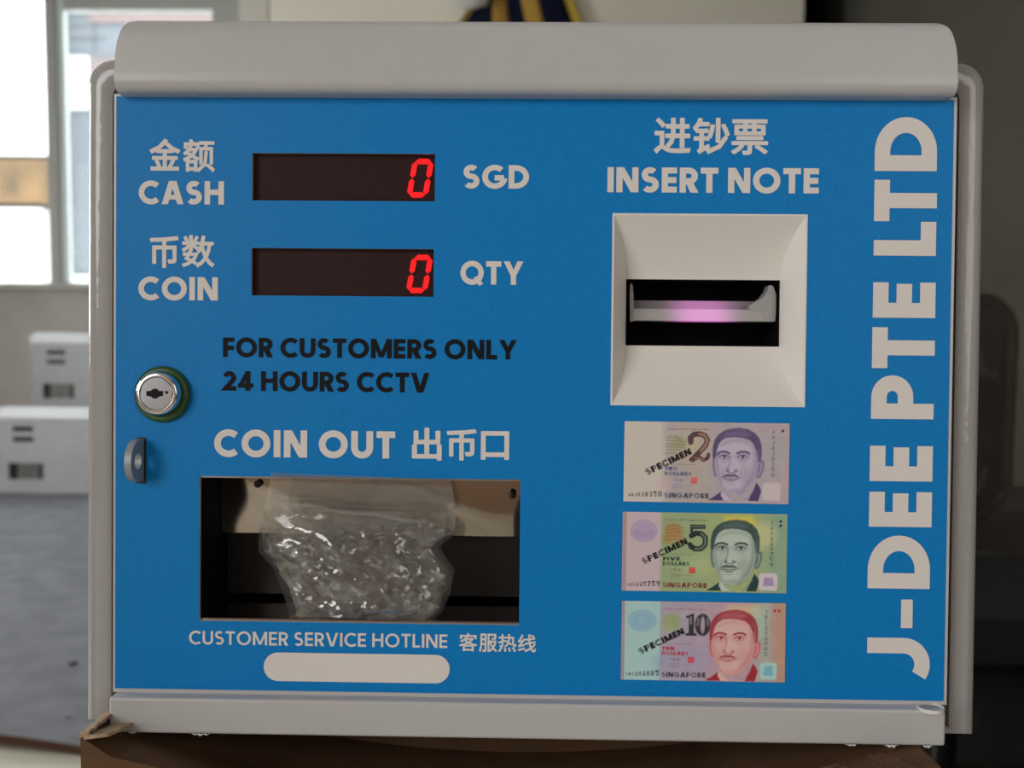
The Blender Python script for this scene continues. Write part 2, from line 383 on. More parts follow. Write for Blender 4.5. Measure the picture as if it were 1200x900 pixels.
def creased_mat(name, lo, hi, haze, hcol, rough, bump, bscale, tint=.96):
    """Clear crinkled film: see-through, mirror glints where a facet catches a window, a little haze."""
    m = bpy.data.materials.new(name); m.use_nodes = True
    nt = m.node_tree; nt.nodes.clear(); N = nt.nodes.new; K = nt.links.new
    out = N('ShaderNodeOutputMaterial'); a = N('ShaderNodeMixShader'); b = N('ShaderNodeMixShader')
    tr = N('ShaderNodeBsdfTransparent'); tr.inputs['Color'].default_value = (tint, tint, tint, 1)
    gl = N('ShaderNodeBsdfGlossy'); gl.inputs['Roughness'].default_value = rough
    df = N('ShaderNodeBsdfDiffuse'); df.inputs['Color'].default_value = (*hcol, 1)
    lw = N('ShaderNodeLayerWeight'); lw.inputs['Blend'].default_value = .42
    r = N('ShaderNodeMapRange'); r.inputs['To Min'].default_value = lo; r.inputs['To Max'].default_value = hi
    tc = N('ShaderNodeTexCoord'); n = N('ShaderNodeTexNoise'); n.noise_type = 'RIDGED_MULTIFRACTAL'
    n.inputs['Scale'].default_value = bscale; n.inputs['Detail'].default_value = 3; n.inputs['Distortion'].default_value = .5
    bp = N('ShaderNodeBump'); bp.inputs['Strength'].default_value = bump; bp.inputs['Distance'].default_value = .003
    K(tc.outputs['Object'], n.inputs['Vector']); K(n.outputs['Fac'], bp.inputs['Height'])
    K(bp.outputs['Normal'], gl.inputs['Normal']); K(bp.outputs['Normal'], lw.inputs['Normal']); K(bp.outputs['Normal'], df.inputs['Normal'])
    K(lw.outputs['Facing'], r.inputs['Value']); K(r.outputs['Result'], a.inputs['Fac'])
    K(tr.outputs[0], a.inputs[1]); K(gl.outputs[0], a.inputs[2])
    b.inputs['Fac'].default_value = haze
    K(a.outputs[0], b.inputs[1]); K(df.outputs[0], b.inputs[2]); K(b.outputs[0], out.inputs['Surface'])
    return m
M_bag = creased_mat('clear_bag_film', .09, .50, .05, (.6, .6, .6), .10, .45, 38)
M_film = creased_mat('crumpled_film', .09, .48, .10, (.42, .40, .37), .20, .6, 42, .92)
M_wrap = clear_mat('dusty_plastic_wrap', (.34, .32, .28), .09, .65, .14, (.9, .9, .9), bump=.5, bscale=14)

# ------------------------------------------------------------------ the room
YW = 5.45                                      # inner face of the back wall
XL, XR, YF, ZC = -4.2, 2.0, -2.75, 3.9
M_wall = mat('beige_wall_paint', (.80, .76, .64), .8, spec=.2, var=.05, scale=1.2, bump=.1, bscale=40)
M_wall_left = mat('grey_stained_wall', (.50, .47, .43), .85, spec=.2, var=.13, scale=2.2)
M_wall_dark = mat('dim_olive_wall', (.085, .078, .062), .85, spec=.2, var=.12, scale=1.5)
M_wall_front = mat('tan_wall', (.44, .30, .21), .8, spec=.2, var=.05, scale=1)
M_ceil = mat('ceiling_paint', (.62, .61, .58), .9)
M_frame = mat('grey_window_frame', (.36, .36, .34), .45)
M_frame_g = mat('pale_green_frame_edge', (.62, .70, .67), .35)

def brick_floor():
    m = mat('pale_floor_tile', (.55, .52, .42), .35)
    nt = m.node_tree; b = nt.nodes['Principled BSDF']
    tc = nt.nodes.new('ShaderNodeTexCoord'); br = nt.nodes.new('ShaderNodeTexBrick')
    br.offset = 0; br.inputs['Scale'].default_value = 1
    br.inputs['Color1'].default_value = (.58, .56, .47, 1); br.inputs['Color2'].default_value = (.52, .50, .40, 1)
    br.inputs['Mortar'].default_value = (.14, .12, .09, 1); br.inputs['Mortar Size'].default_value = .008
    br.inputs['Brick Width'].default_value = .6; br.inputs['Row Height'].default_value = .6
    mp = nt.nodes.new('ShaderNodeMapping'); mp.inputs['Rotation'].default_value = (0, 0, .5); mp.inputs['Location'].default_value = (.08, .2, 0)
    nt.links.new(tc.outputs['Object'], mp.inputs['Vector']); nt.links.new(mp.outputs['Vector'], br.inputs['Vector'])
    nt.links.new(br.outputs['Color'], b.inputs['Base Color'])
    return m

def S(o):
    o['kind'] = 'structure'; return o
S(MB().box((XL - .2, YF - .2, -.12), (XR + .2, 8.4, 0)).build('floor', brick_floor()))
M_passage = mat('shade_toned_passage_wall', (.022, .020, .017), .9, spec=.1)  # near-black colour stands in for the passage's lack of light
S(MB().box((XL - .2, YF - .2, ZC), (XR + .2, YW + .2, ZC + .15)).build('ceiling', M_ceil))
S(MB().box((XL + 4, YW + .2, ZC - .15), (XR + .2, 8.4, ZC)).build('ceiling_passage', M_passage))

xa = lambda px, py=200: WP(px, py, YW).x
za = lambda py, px=150: WP(px, py, YW).z
WX0, WX1 = xa(-260), xa(285)
WZ0, WZ1 = za(334, 60), za(-62)
XE = WP(940, 50, YW).x                         # the back wall ends here, a dark passage lies beyond
MB_wall = MB()
for (ax, az), (bx, bz) in ((((XL - .2), 0), (WX0, ZC)), ((WX0, 0), (WX1, WZ0)), ((WX0, WZ1), (WX1, ZC))):
    MB_wall.box((ax, YW, az), (bx, YW + .2, bz))
S(MB_wall.build('wall_back', M_wall_left))
S(MB().box((WX1, YW - .03, 0), (XE, YW + .2, ZC)).build('wall_back_right', M_wall, bevel=.006))
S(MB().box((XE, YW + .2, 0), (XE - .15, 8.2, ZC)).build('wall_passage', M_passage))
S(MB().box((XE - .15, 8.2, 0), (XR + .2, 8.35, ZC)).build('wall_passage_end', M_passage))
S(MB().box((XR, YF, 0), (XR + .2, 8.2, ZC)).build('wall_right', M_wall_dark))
S(MB().box((XL - .2, YF - .2, 0), (XR + .2, YF, ZC)).build('wall_front', M_wall_front))
LW = (.95, 2.95, 1.0, 2.5)                    # the side window's opening: y0, y1, z0, z1
wl = MB()
wl.box((XL - .2, YF, 0), (XL, LW[0], ZC)).box((XL - .2, LW[1], 0), (XL, YW + .2, ZC))
wl.box((XL - .2, LW[0], 0), (XL, LW[1], LW[2])).box((XL - .2, LW[0], LW[3]), (XL, LW[1], ZC))
S(wl.build('wall_left', M_wall_left))

def window_frame(root, x0, x1, z0, z1, y, w, d, name='frame', m=None):
    b = MB()
    b.box((x0, y, z0), (x1, y + d, z0 + w)); b.box((x0, y, z1 - w), (x1, y + d, z1))
    b.box((x0, y, z0 + w), (x0 + w, y + d, z1 - w)); b.box((x1 - w, y, z0 + w), (x1, y + d, z1 - w))
    return b.build(name, m or M_frame, root, bevel=.004)

win = empty('window_1', kind='structure')
xm0, xm1, xr = xa(53), xa(66), xa(249)
fr = MB()
fr.box((WX0, YW + .02, WZ0), (WX0 + .05, YW + .14, WZ1)); fr.box((WX0, YW + .02, WZ1 - .04), (WX1, YW + .14, WZ1))
fr.box((WX0, YW + .02, WZ0), (WX1, YW + .14, WZ0 + .015)); fr.box((xr, YW + .03, WZ0), (WX1, YW + .14, WZ1))
fr.build('frame', M_frame, win, bevel=.004)
MB().box((xm0, YW + .03, WZ0), (xm1, YW + .13, WZ1)).build('mullion', M_frame, win, bevel=.004)
MB().box((xm1, YW + .05, WZ0), (xa(74), YW + .10, WZ1)).build('sash_edge', M_frame_g, win, bevel=.004)
MB().box((xa(74), YW + .05, za(8)), (xr, YW + .10, WZ1)).build('sash_rail', M_frame, win, bevel=.004)
for a, b, h in ((WX0 + .05, xm0, WZ1 - .04), (xa(74), xr, za(8))):
    MB().box((a, YW + .085, WZ0 + .015), (b, YW + .09, h)).build('pane', M_glass, win)
S(MB().box((WX0 - .04, YW - .05, WZ0 - .03), (WX1, YW + .14, WZ0)).build('trim_1', mat('window_ledge', (.47, .45, .42), .7, var=.1, scale=4), bevel=.006))
S(MB().box((WX1 - .005, YW - .045, 0), (xa(318), YW - .0, ZC)).build('trim_2', mat('pale_wall_pier', (.63, .60, .54), .75, spec=.2), bevel=.004))

win2 = empty('window_2', kind='structure')
b = MB()
y0, y1, z0, z1 = LW
for a, c in (((XL - .14, y0, z0), (XL - .04, y1, z0 + .06)), ((XL - .14, y0, z1 - .06), (XL - .04, y1, z1)), ((XL - .14, y0, z0), (XL - .04, y0 + .06, z1)), ((XL - .14, y1 - .06, z0), (XL - .04, y1, z1)), ((XL - .14, (y0 + y1) / 2 - .03, z0), (XL - .04, (y0 + y1) / 2 + .03, z1))):
    b.box(a, c)
b.build('frame', M_frame, win2, bevel=.004)
MB().box((XL - .10, y0 + .03, z0 + .03), (XL - .095, y1 - .03, z1 - .03)).build('pane', M_glass, win2)

# ------------------------------------------------------------------ the building across the yard
YB = 15.0
def bx(px0, py0, px1, py1, d=0.0, t=.3):
    a = WP(px0, py0, YB - d); c = WP(px1, py1, YB - d)
    return (a.x, YB - d, a.z), (c.x, YB - d + t, c.z)
bld = empty('apartment_building', 'pale apartment building with pink bands outside the window', 'building', (WP(100, 150, YB).x, YB, -1.5))
def bpart(name, m, rects, label=None):
    for r in rects:
        o = MB().box(*bx(*r)).build(name, m, bld)
        o.matrix_parent_inverse = Matrix.Translation(bld.location).inverted()
        if label: o['label'] = label
bpart('wall', mat('pale_blue_render', (.098, .108, .122), .9, var=.05, scale=.6), [(-700, -260, 420, 640, 0, .4)])
bpart('band', mat('pink_band', (.135, .098, .094), .9, var=.05, scale=1), [(103, 16, 420, 27, .06), (106, 68, 420, 128, .06)], 'pink painted band')
bpart('panel', mat('white_render', (.40, .40, .39), .9), [(62, 65, 105, 128, .08), (62, 0, 420, 15, .08), (62, 322, 420, 345, .10)], 'white panel')
bpart('parapet', mat('white_parapet', (.55, .55, .52), .9), [(-700, -260, 58, 182, .5), (-700, 239, 58, 640, .5)], 'white parapet')
bpart('ledge', mat('rust_stained_ledge', (.105, .058, .020), .9, var=.45, scale=2.6), [(-700, 183, 58, 238, .52)], 'rust stained ledge')
bpart('crack', mat('grey_crack', (.085, .09, .10), .9), [(76, 30, 100, 31, .03), (84, 44, 122, 45, .03), (110, 28, 111, 60, .03)])

S(MB().box((-1.25, -.62, 0), (-.84, -.40, ZC)).build('added_shade_pillar', M_wall_left))  # unseen block added to hold daylight off the machine's left side

# ------------------------------------------------------------------ carpet
def WF(px, py, z):
    o, d = ray(px, py, CAM_WORLD)
    return o + d * ((z - o.z) / d.z)
M_carpet = mat('grey_felt', (.205, .21, .235), .95, spec=.1, var=.16, scale=9, bump=.5, bscale=160)
M_carpet_edge = mat('brown_felt_backing', (.085, .045, .03), .9, spec=.1)
cx0, cx1 = XL + .05, .45
cm = MB(); nx, ny = 60, 40
edge = lambda x: 0.045 * math.sin(x * 3.3 + 1.0)
zt = lambda x, t: .014 + .012 * (1 - t) ** 30 * (1 + .8 * math.sin(x * 9))
ya = WF(40, 868, .02).y
grid = [[(cx0 + (cx1 - cx0) * i / nx, (ya + edge(cx0 + (cx1 - cx0) * i / nx)) * (1 - t) + (YW - .02) * t, zt(cx0 + (cx1 - cx0) * i / nx, t)) for i in range(nx + 1)] for t in [(k / ny) ** 1.6 for k in range(ny + 1)]]
v = [p for r in grid for p in r]
f = [(k * (nx + 1) + i, k * (nx + 1) + i + 1, (k + 1) * (nx + 1) + i + 1, (k + 1) * (nx + 1) + i) for k in range(ny) for i in range(nx)]
cm.add(v, f, 0)
cm.rings([grid[0], [(p[0], p[1] + .002, p[2] - .022) for p in grid[0]]], close=False, mi=1)
cm.rings([[(p[0], p[1] + .002, p[2] - .022) for p in grid[0]], [(p[0], p[1] + .06, .003) for p in grid[0]]], close=False, mi=1)
carpet = cm.build('carpet', [M_carpet, M_carpet_edge], smooth=True)
tag(carpet, 'grey felt carpet with brown edge lying on the tiled floor', 'carpet')
for k, (px, py, r) in enumerate(((84, 778, .011), (80, 843, .009))):
    q = WF(px, py, .016); sp = MB()
    n = 14
    sp.rings([[(q.x + r * s * math.cos(2 * PI * i / n) * (1.2 + .3 * math.sin(i * 2.3)), q.y + r * s * 1.5 * math.sin(2 * PI * i / n), q.z + z) for i in range(n)] for s, z in ((1, 0), (.8, .004), (.35, .006))], True, True, True)
    o = sp.build('debris', M_black, smooth=True)
    tag(o, ['small black scrap on grey carpet, the farther of the two', 'small black scrap on grey carpet, the nearer of the two'][k], 'scrap', 'black scraps on the carpet')

mat_ = MB().box((.47, -.45, 0), (XR - .01, 3.4, .006)).build('added_dark_mat', mat('floor_darkening_black', (.012, .0115, .011), .8, spec=.15, bump=.3, bscale=120), bevel=.002)  # invented sheet that keeps the floor near-black in this corner
tag(mat_, 'dark mat added to keep the floor black under the wrapped office chair', 'mat')

# ------------------------------------------------------------------ the two wrapped coin machines by the window
M_bgwhite = mat('dusty_white_film', (.44, .44, .46), .35, var=.05, scale=9, bump=.2, bscale=30)
M_bgtop = mat('white_lid', (.72, .74, .76), .3)
M_bgout = mat('outlet_steel', (.22, .22, .20), .3, .6, var=.3, scale=40)
def back_machine(label, x0, d, zb, w=.55, h=.468):
    Y = CAM_WORLD.translation.y + d
    root = empty('coin_machine', label, 'machine', (x0 + w / 2, Y, zb), 'wrapped coin machines by the window')
    def put(mb_, name, m, parent=root, **k):
        o = mb_.build(name, m, parent, **k); return o
    W2 = w / 2
    put(MB().box((-W2 + .008, .012, .012), (W2 - .008, .19, h - .02)), 'case', M_bgwhite, bevel=.012, seg=3)
    holes = [(-W2 + .096, -W2 + .213, .345, .375), (-W2 + .096, -W2 + .213, .288, .316), (-W2 + .068, -W2 + .262, .075, .168)]
    xs = sorted({-W2, W2, *[a for q in holes for a in q[:2]]}); zs = sorted({.03, h - .062, *[a for q in holes for a in q[2:]]})
    fm = MB()
    for i in range(len(xs) - 1):
        for j in range(len(zs) - 1):
            c = ((xs[i] + xs[i + 1]) / 2, (zs[j] + zs[j + 1]) / 2)
            if not any(q[0] < c[0] < q[1] and q[2] < c[1] < q[3] for q in holes):
                fm.box((xs[i], 0, zs[j]), (xs[i + 1], .012, zs[j + 1]))
    put(fm, 'door', M_bgwhite)
    prof = [(.10, h), (.03, h), (.012, h - .004), (-.002, h - .014), (-.010, h - .03), (-.012, h - .06), (.10, h - .06)]
    xe = lambda z: W2 - .014 * max(0, (z - h + .03) / .03) ** 2
    put(MB().rings([[(-xe(z), y, z) for y, z in prof], [(xe(z), y, z) for y, z in prof]], True, True, True), 'top_cover', M_bgtop, smooth=True, bevel=.004)
    put(MB().box((-W2, -.010, 0), (W2, .19, .028)), 'base_ledge', M_bgwhite, bevel=.003)
    for q in holes[:2]:
        put(MB().box((q[0], .006, q[2]), (q[1], .011, q[3])), 'display', M_black)
    q = holes[2]
    o = MB()
    o.box((q[0], .011, q[2]), (q[0] + .045, .012, q[3]), 1); o.box((q[0] + .045, .010, q[2]), (q[1] - .025, .012, q[3]), 0); o.box((q[1] - .025, .011, q[2]), (q[1], .012, q[3]), 1)
    put(o, 'coin_outlet', [M_bgout, M_black])
    put(MB().lathe((-W2 + .03, 0, .235), [(.009, 0), (.009, -.008), (.006, -.009)], 20), 'key_lock', M_steel_dull, smooth=True)
    return root
d1 = 5.15
a = WD(-3, 585, d1)
back_machine('white coin machine on the carpet, the lower one under the window', a.x, d1, .0155, .555, .475)
d2 = 5.72
a = WD(38, 481, d2)
z2 = a.z
back_machine('white coin machine set higher up, behind the lower machine', a.x, d2, z2, .555, .478)
carton = MB()
carton.box((a.x + .01, CAM_WORLD.translation.y + d2 + .0, .0155), (a.x + .5, CAM_WORLD.translation.y + d2 + .19, z2 - .002))
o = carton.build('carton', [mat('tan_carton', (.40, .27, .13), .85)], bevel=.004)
tag(o, 'tan carton under the higher white coin machine', 'box')

# ------------------------------------------------------------------ striped garment on the back wall
M_navy = mat('navy_cloth', (.006, .008, .026), .9, spec=.15)
M_gold = mat('gold_cloth', (.42, .25, .055), .85, spec=.15)
M_gold2 = mat('yellow_hem', (.52, .36, .05), .85, spec=.15)
gar = empty('striped_garment', 'navy and gold striped garment with white sleeve hanging on the beige wall', 'garment', (WP(610, 0, YW - .1).x, YW - .1, 1.4))
lines = [(556, 535), (563, 542), (577, 577), (594, 597), (611, 617), (631, 638), (662, 673), (672, 683)]
cols = [1, 0, 1, 0, 1, 0, 2]
gm = MB(); ny = 16
sub = 4
for k in range(7):
    rr = []
    for j in range(ny + 1):
        py = -190 + 300 * j / ny; row = []
        for s_ in range(sub + 1):
            e = [lines[k + q][0] + (lines[k + q][1] - lines[k + q][0]) * py / 30 for q in (0, 1)]
            px = e[0] + (e[1] - e[0]) * s_ / sub
            q = WP(px, py, YW - .11 + .025 * math.sin((k + s_ / sub) * 2.2) * (j / ny))
            row.append(tuple(q - gar.location))
        rr.append(row)
    gm.rings(rr, close=False, mi=cols[k])
o = gm.build('skirt', [M_navy, M_gold, M_gold2], gar, smooth=True)
md = o.modifiers.new('thickness', 'SOLIDIFY'); md.thickness = .006
sl = MB()
pts = [WP(500, -150, YW - .16) - gar.location, WP(515, -95, YW - .18) - gar.location, WP(525, -40, YW - .19) - gar.location, WP(538, -9, YW - .19) - gar.location, WP(555, -3, YW - .19) - gar.location, WP(572, 1, YW - .19) - gar.location]
sl.tube(pts, [.09, .10, .10, .095, .075, .03], 18)
sl.build('sleeve', mat('white_cloth', (.74, .72, .66), .9), gar, smooth=True, angle=80)
MB().tube([WP(600, -190, YW - .10) - gar.location, WP(600, -196, YW - .06) - gar.location, WP(600, -196, YW - .035) - gar.location], .008, 8).build('hook', M_steel_dull, gar, smooth=True)

# ------------------------------------------------------------------ chair in plastic wrap and added dark cupboard on the right
M_chair = mat('black_chair_fabric', (.012, .012, .013), .6, bump=.2, bscale=300)
M_chairp = mat('black_chair_plastic', (.010, .010, .011), .3)
dch = 2.05
q = WD(1192, 470, dch)
cw, chh = .46, .47
zc0 = WD(1192, 605, dch).z - .0065
chx, chy = q.x - cw / 2, q.y
ch = empty('office_chair', 'black office chair wrapped in clear plastic, standing in the dark corner', 'chair', (chx, chy, .0065))
def rrect(w, h, r, n=8):
    p = []
    for cx_, cz_, a0 in ((w / 2 - r, h - r, 0), (-w / 2 + r, h - r, 90), (-w / 2 + r, r, 180), (w / 2 - r, r, 270)):
        p += [(cx_ + r * math.cos(math.radians(a0 + 90 * i / n)), cz_ + r * math.sin(math.radians(a0 + 90 * i / n))) for i in range(n + 1)]
    return p
def cpt(x, z, y=0):                            # backrest curved around the sitter
    return (x, y + .10 * (x / .23) ** 2 * .4, zc0 + z)
loop = rrect(cw, chh, .075)
MB().tube([cpt(*p) for p in loop + loop[:2]], .017, 10).build('back_frame', M_chairp, ch, smooth=True, angle=60)
bk = MB(); rows = []
for j in range(13):
    z = .015 + (chh - .03) * j / 12
    e = cw / 2 - .012 - .05 * max(0, 1 - min(z, chh - z) / .07) ** 2
    rows.append([cpt(-e + 2 * e * i / 16, z, .004) for i in range(17)])
bk.rings(rows, close=False)
o = bk.build('backrest', M_chair, ch, smooth=True); md = o.modifiers.new('thickness', 'SOLIDIFY'); md.thickness = .012
MB().prism([rrect(.34, .15, .05)], lambda p: cpt(p[0], p[1] + .08, -.035), lambda p: cpt(p[0], p[1] + .08, -.01)).build('lumbar_pad', M_chair, ch, bevel=.008)
MB().prism([rrect(.50, .48, .08)], lambda p: (p[0], p[1] - .46, .42), lambda p: (p[0], p[1] - .46, .50)).build('seat', M_chair, ch, bevel=.02, seg=3)
MB().tube([(0, .06, zc0 + .18), (0, .09, zc0 + .02), (0, .07, .44), (0, -.02, .40), (0, -.2, .405)], .022, 10).build('back_post', M_chairp, ch, smooth=True)
MB().tube([(0, -.22, .09), (0, -.22, .42)], .025, 12).build('gas_column', M_chairp, ch, smooth=True)
for k in range(5):
    a_ = 2 * PI * k / 5 + .3
    leg = MB().tube([(0, -.22, .10), (.15 * math.cos(a_), -.22 + .15 * math.sin(a_), .095), (.28 * math.cos(a_), -.22 + .28 * math.sin(a_), .07)], [.024, .02, .014], 8).build('leg', M_chairp, ch, smooth=True)
    MB().lathe((.28 * math.cos(a_), -.22 + .28 * math.sin(a_), .03), [(.029, -.012), (.03, 0), (.029, .012)], 16).build('caster', M_chairp, leg, smooth=True)
wr = MB(); rows = []
for j in range(31):
    z = -.12 + (chh + .18) * j / 30; row = []
    for i in range(31):
        x = -cw / 2 - .03 + (cw + .10) * i / 30
        p = Vector((x * 5, z * 5, 3.1)); k = noise.fractal(p, 1.0, 2.0, 4) * .035
        row.append(tuple(Vector(cpt(x + .01 * math.sin(z * 23), z, -.05 + k))))
    rows.append(row)
wr.rings(rows, close=False); wr.build('plastic_wrap', M_wrap, ch, smooth=True, angle=180)

M_cup = mat('black_cupboard', (.010, .0095, .009), .5)
qx = WD(1098, 700, 2.65)
cup = empty('cupboard', 'low black cupboard added as dark filler behind the wrapped chair', 'cupboard', (qx.x + .38, qx.y + .2, .0065))  # put in so that this corner reads near-black
zt_ = WD(1150, 600, 2.65).z
MB().box((-.38, -.2, .06), (.40, .22, zt_)).build('body', M_cup, cup, bevel=.006)
MB().box((-.37, -.218, .08), (.0, -.201, zt_ - .02)).build('door', M_cup, cup, bevel=.003)
MB().box((.006, -.218, .08), (.39, -.201, zt_ - .02)).build('door', M_cup, cup, bevel=.003)
MB().box((-.36, -.17, 0), (.38, .2, .06)).build('plinth', M_black, cup)
# ------------------------------------------------------------------ the coin changing machine
coin = empty('coin_changer', 'blue fronted white coin changing machine standing on the cardboard box', 'machine')
coin.matrix_world = ROOT
DX, DH = .2725, .3921
def avgrect(tl, tr, br, bl, Y=0.0):
    a, b, c, d = [P(*q, Y) for q in (tl, tr, br, bl)]
    return ((a.x + d.x) / 2, (b.x + c.x) / 2, (c.z + d.z) / 2, (a.z + b.z) / 2)     # x0, x1, z0, z1
H_D1 = avgrect((296, 179), (510, 180.5), (509.5, 237), (295, 234))
H_D2 = avgrect((295, 290.5), (508.5, 292), (508, 348.5), (294, 345.5))
H_OUT = avgrect((234, 557), (610, 562.5), (608, 733), (233, 727))
H_ACC = avgrect((718, 250), (946, 251.5), (943, 477.5), (715, 474.5))
HOLES = [H_D1, H_D2, H_OUT, H_ACC]

def cells(mb_, x0, x1, z0, z1, y, mi=0):
    xs = sorted({x0, x1, *[a for q in HOLES for a in q[:2]]}); zs = sorted({z0, z1, *[a for q in HOLES for a in q[2:]]})
    idx = {}; v = []; f = []
    def vi(i, j):
        if (i, j) not in idx:
            idx[(i, j)] = len(v); v.append((xs[i], y, zs[j]))
        return idx[(i, j)]
    for i in range(len(xs) - 1):
        for j in range(len(zs) - 1):
            c = ((xs[i] + xs[i + 1]) / 2, (zs[j] + zs[j + 1]) / 2)
            if not any(q[0] < c[0] < q[1] and q[2] < c[1] < q[3] for q in HOLES):
                f.append((vi(i, j), vi(i + 1, j), vi(i + 1, j + 1), vi(i, j + 1)))
    mb_.add(v, f, mi)

# case: rounded shell behind the door, open towards it
zt_case = P(600, 77, .03).z
zb_case = P(112, 836, .03).z
hw_case = (P(1141, 400, .03).x - P(112.5, 400, .03).x) / 2 - .0
cx_case = (P(1139, 400, .03).x + P(112.5, 400, .03).x) / 2
def case_loop(off, r=.017):
    w = hw_case - off; zt, zb = zt_case - off, zb_case + off * .3; r = max(.004, r - off * .5); p = []
    for i in range(9): p.append((cx_case + w - r + r * math.cos(PI / 2 * i / 8), zt - r + r * math.sin(PI / 2 * i / 8)))
    for i in range(9): p.append((cx_case - w + r - r * math.sin(PI / 2 * i / 8), zt - r + r * math.cos(PI / 2 * i / 8)))
    p += [(cx_case - w, zb), (cx_case + w, zb)]
    return p
R_ = .0085
rs = [[(x, .030, z) for x, z in case_loop(.0185)], [(x, .016, z) for x, z in case_loop(.018)], [(x, .0145, z) for x, z in case_loop(.0155)], [(x, .014, z) for x, z in case_loop(R_ + .003)]]
for i in range(7):
    a_ = PI / 2 * i / 6
    rs.append([(x, .014 + R_ * (1 - math.cos(a_)), z) for x, z in case_loop(R_ * (1 - math.sin(a_)))])
rs.append([(x, .19, z) for x, z in case_loop(0)])
MB().rings(rs, True, False, True).build('case', M_case, coin, smooth=True, angle=50)

# door: white tray with a blue printed film
fx0, fx1 = -DX + .0016, DX - .0020
fz0, fz1 = .0026, DH - .0017
dm = MB()
cells(dm, -DX, DX, 0, DH, 0)
xs = [-DX, DX]
dm.rings([[(-DX, y, 0), (DX, y, 0), (DX, y, DH), (-DX, y, DH)] for y in (0, .0135)], True)
for q in HOLES:
    dm.rings([[(q[0], y, q[2]), (q[1], y, q[2]), (q[1], y, q[3]), (q[0], y, q[3])] for y in (0, .003)], True)
door = dm.build('door', M_white, coin)
fm = MB(); cells(fm, fx0, fx1, fz0, fz1, -.0003)
fm.build('blue_film', M_blue, door)['label'] = 'bright blue printed film covering the white door'

# top cover
zt_h = P(600, 31, .012).z; zb_h = P(600, 107.5, -.016).z
xh0, xh1 = P(134.5, 80, -.014).x, P(1122, 85, -.014).x
hc, hw = (xh0 + xh1) / 2, (xh1 - xh0) / 2
prof = [(.19, zb_h), (.013, zb_h), (-.008, zb_h)]
for i in range(1, 6):
    a_ = PI / 2 * i / 5; prof.append((-.008 - .007 * math.sin(a_), zb_h + .0075 * (1 - math.cos(a_))))
for i in range(0, 11):
    a_ = PI / 2 * i / 10; prof.append((-.0125 + .024 * (1 - math.cos(a_)), zt_h - .0125 + .0125 * math.sin(a_)))
prof += [(.08, zt_h + .001), (.19, zt_h + .001)]
rx, rz = .0165, .029
def hxe(z):
    k = min(1.0, max(0.0, (z - (zt_h - rz)) / rz)); return hw - rx * (1 - math.sqrt(max(0, 1 - k * k * .98)))
fine = []
for i in range(len(prof) - 1):
    n = 6 if abs(prof[i + 1][1] - prof[i][1]) > .006 else 1
    for k in range(n): fine.append((prof[i][0] + (prof[i + 1][0] - prof[i][0]) * k / n, prof[i][1] + (prof[i + 1][1] - prof[i][1]) * k / n))
fine.append(prof[-1])
hm = MB()
er = .005                                      # softened ends
secs = [[((hc - (hxe(z) - er * (1 - math.sin(math.acos(1 - k))))) if s_ < 0 else (hc + (hxe(z) - er * (1 - math.sin(math.acos(1 - k))))), y + (er * (1 - math.sqrt(1 - (1 - k) ** 2)) if y < .1 else 0), z) for y, z in fine] for s_, k in ((-1, 0.0001), (-1, .25), (-1, .6), (-1, 1.0), (1, 1.0), (1, .6), (1, .25), (1, 0.0001))]
hm.rings(secs, True, True, True)
hm.build('top_cover', M_white, coin, smooth=True, angle=50)

# base ledge
zb_b = P(600, 866.5, -.010).z; zt_b = P(600, 824.5, -.010).z
xb0, xb1 = P(127.5, 838, -.010).x, P(1108.5, 850, -.010).x
MB().box((xb0, -.010, zb_b), (xb1, .185, zt_b)).build('base_ledge', M_white, coin, bevel=.0018, seg=3)
for k, (pa, pb, h_) in enumerate(((224, 246, 4), (150, 160, 2.5), (990, 1004, 3), (1036, 1052, 5), (1080, 1092, 4))):
    x0, x1 = P(pa, 866, -.012).x, P(pb, 866, -.012).x; n = 10
    fs = MB().rings([[(x0 + (x1 - x0) * i / n, -.0125 + .001 * math.sin(i * 2 + k), zb_b + .0015 - t * h_ * .00030 * math.sin(PI * i / n) * (1 + .35 * math.sin(i * 1.7 + k))) for i in range(n + 1)] for t in (0, .5, 1)], close=False)
    o = fs.build('film_scrap', mat('white_film_scrap', (.75, .74, .72), .4), coin, smooth=True)
    md = o.modifiers.new('thickness', 'SOLIDIFY'); md.thickness = .0006
c = P(1090, 827.5, -.006)
MB().rings([[(c.x + r * math.cos(2 * PI * i / 28), c.y + r * math.sin(2 * PI * i / 28), z) for i in range(28)] for r, z in ((.0065, zt_b), (.0085, zt_b + .0012), (.0085, -.0012), (.007, -.0002))], True, True, True).build('hinge_pin', M_abs, coin, smooth=True)

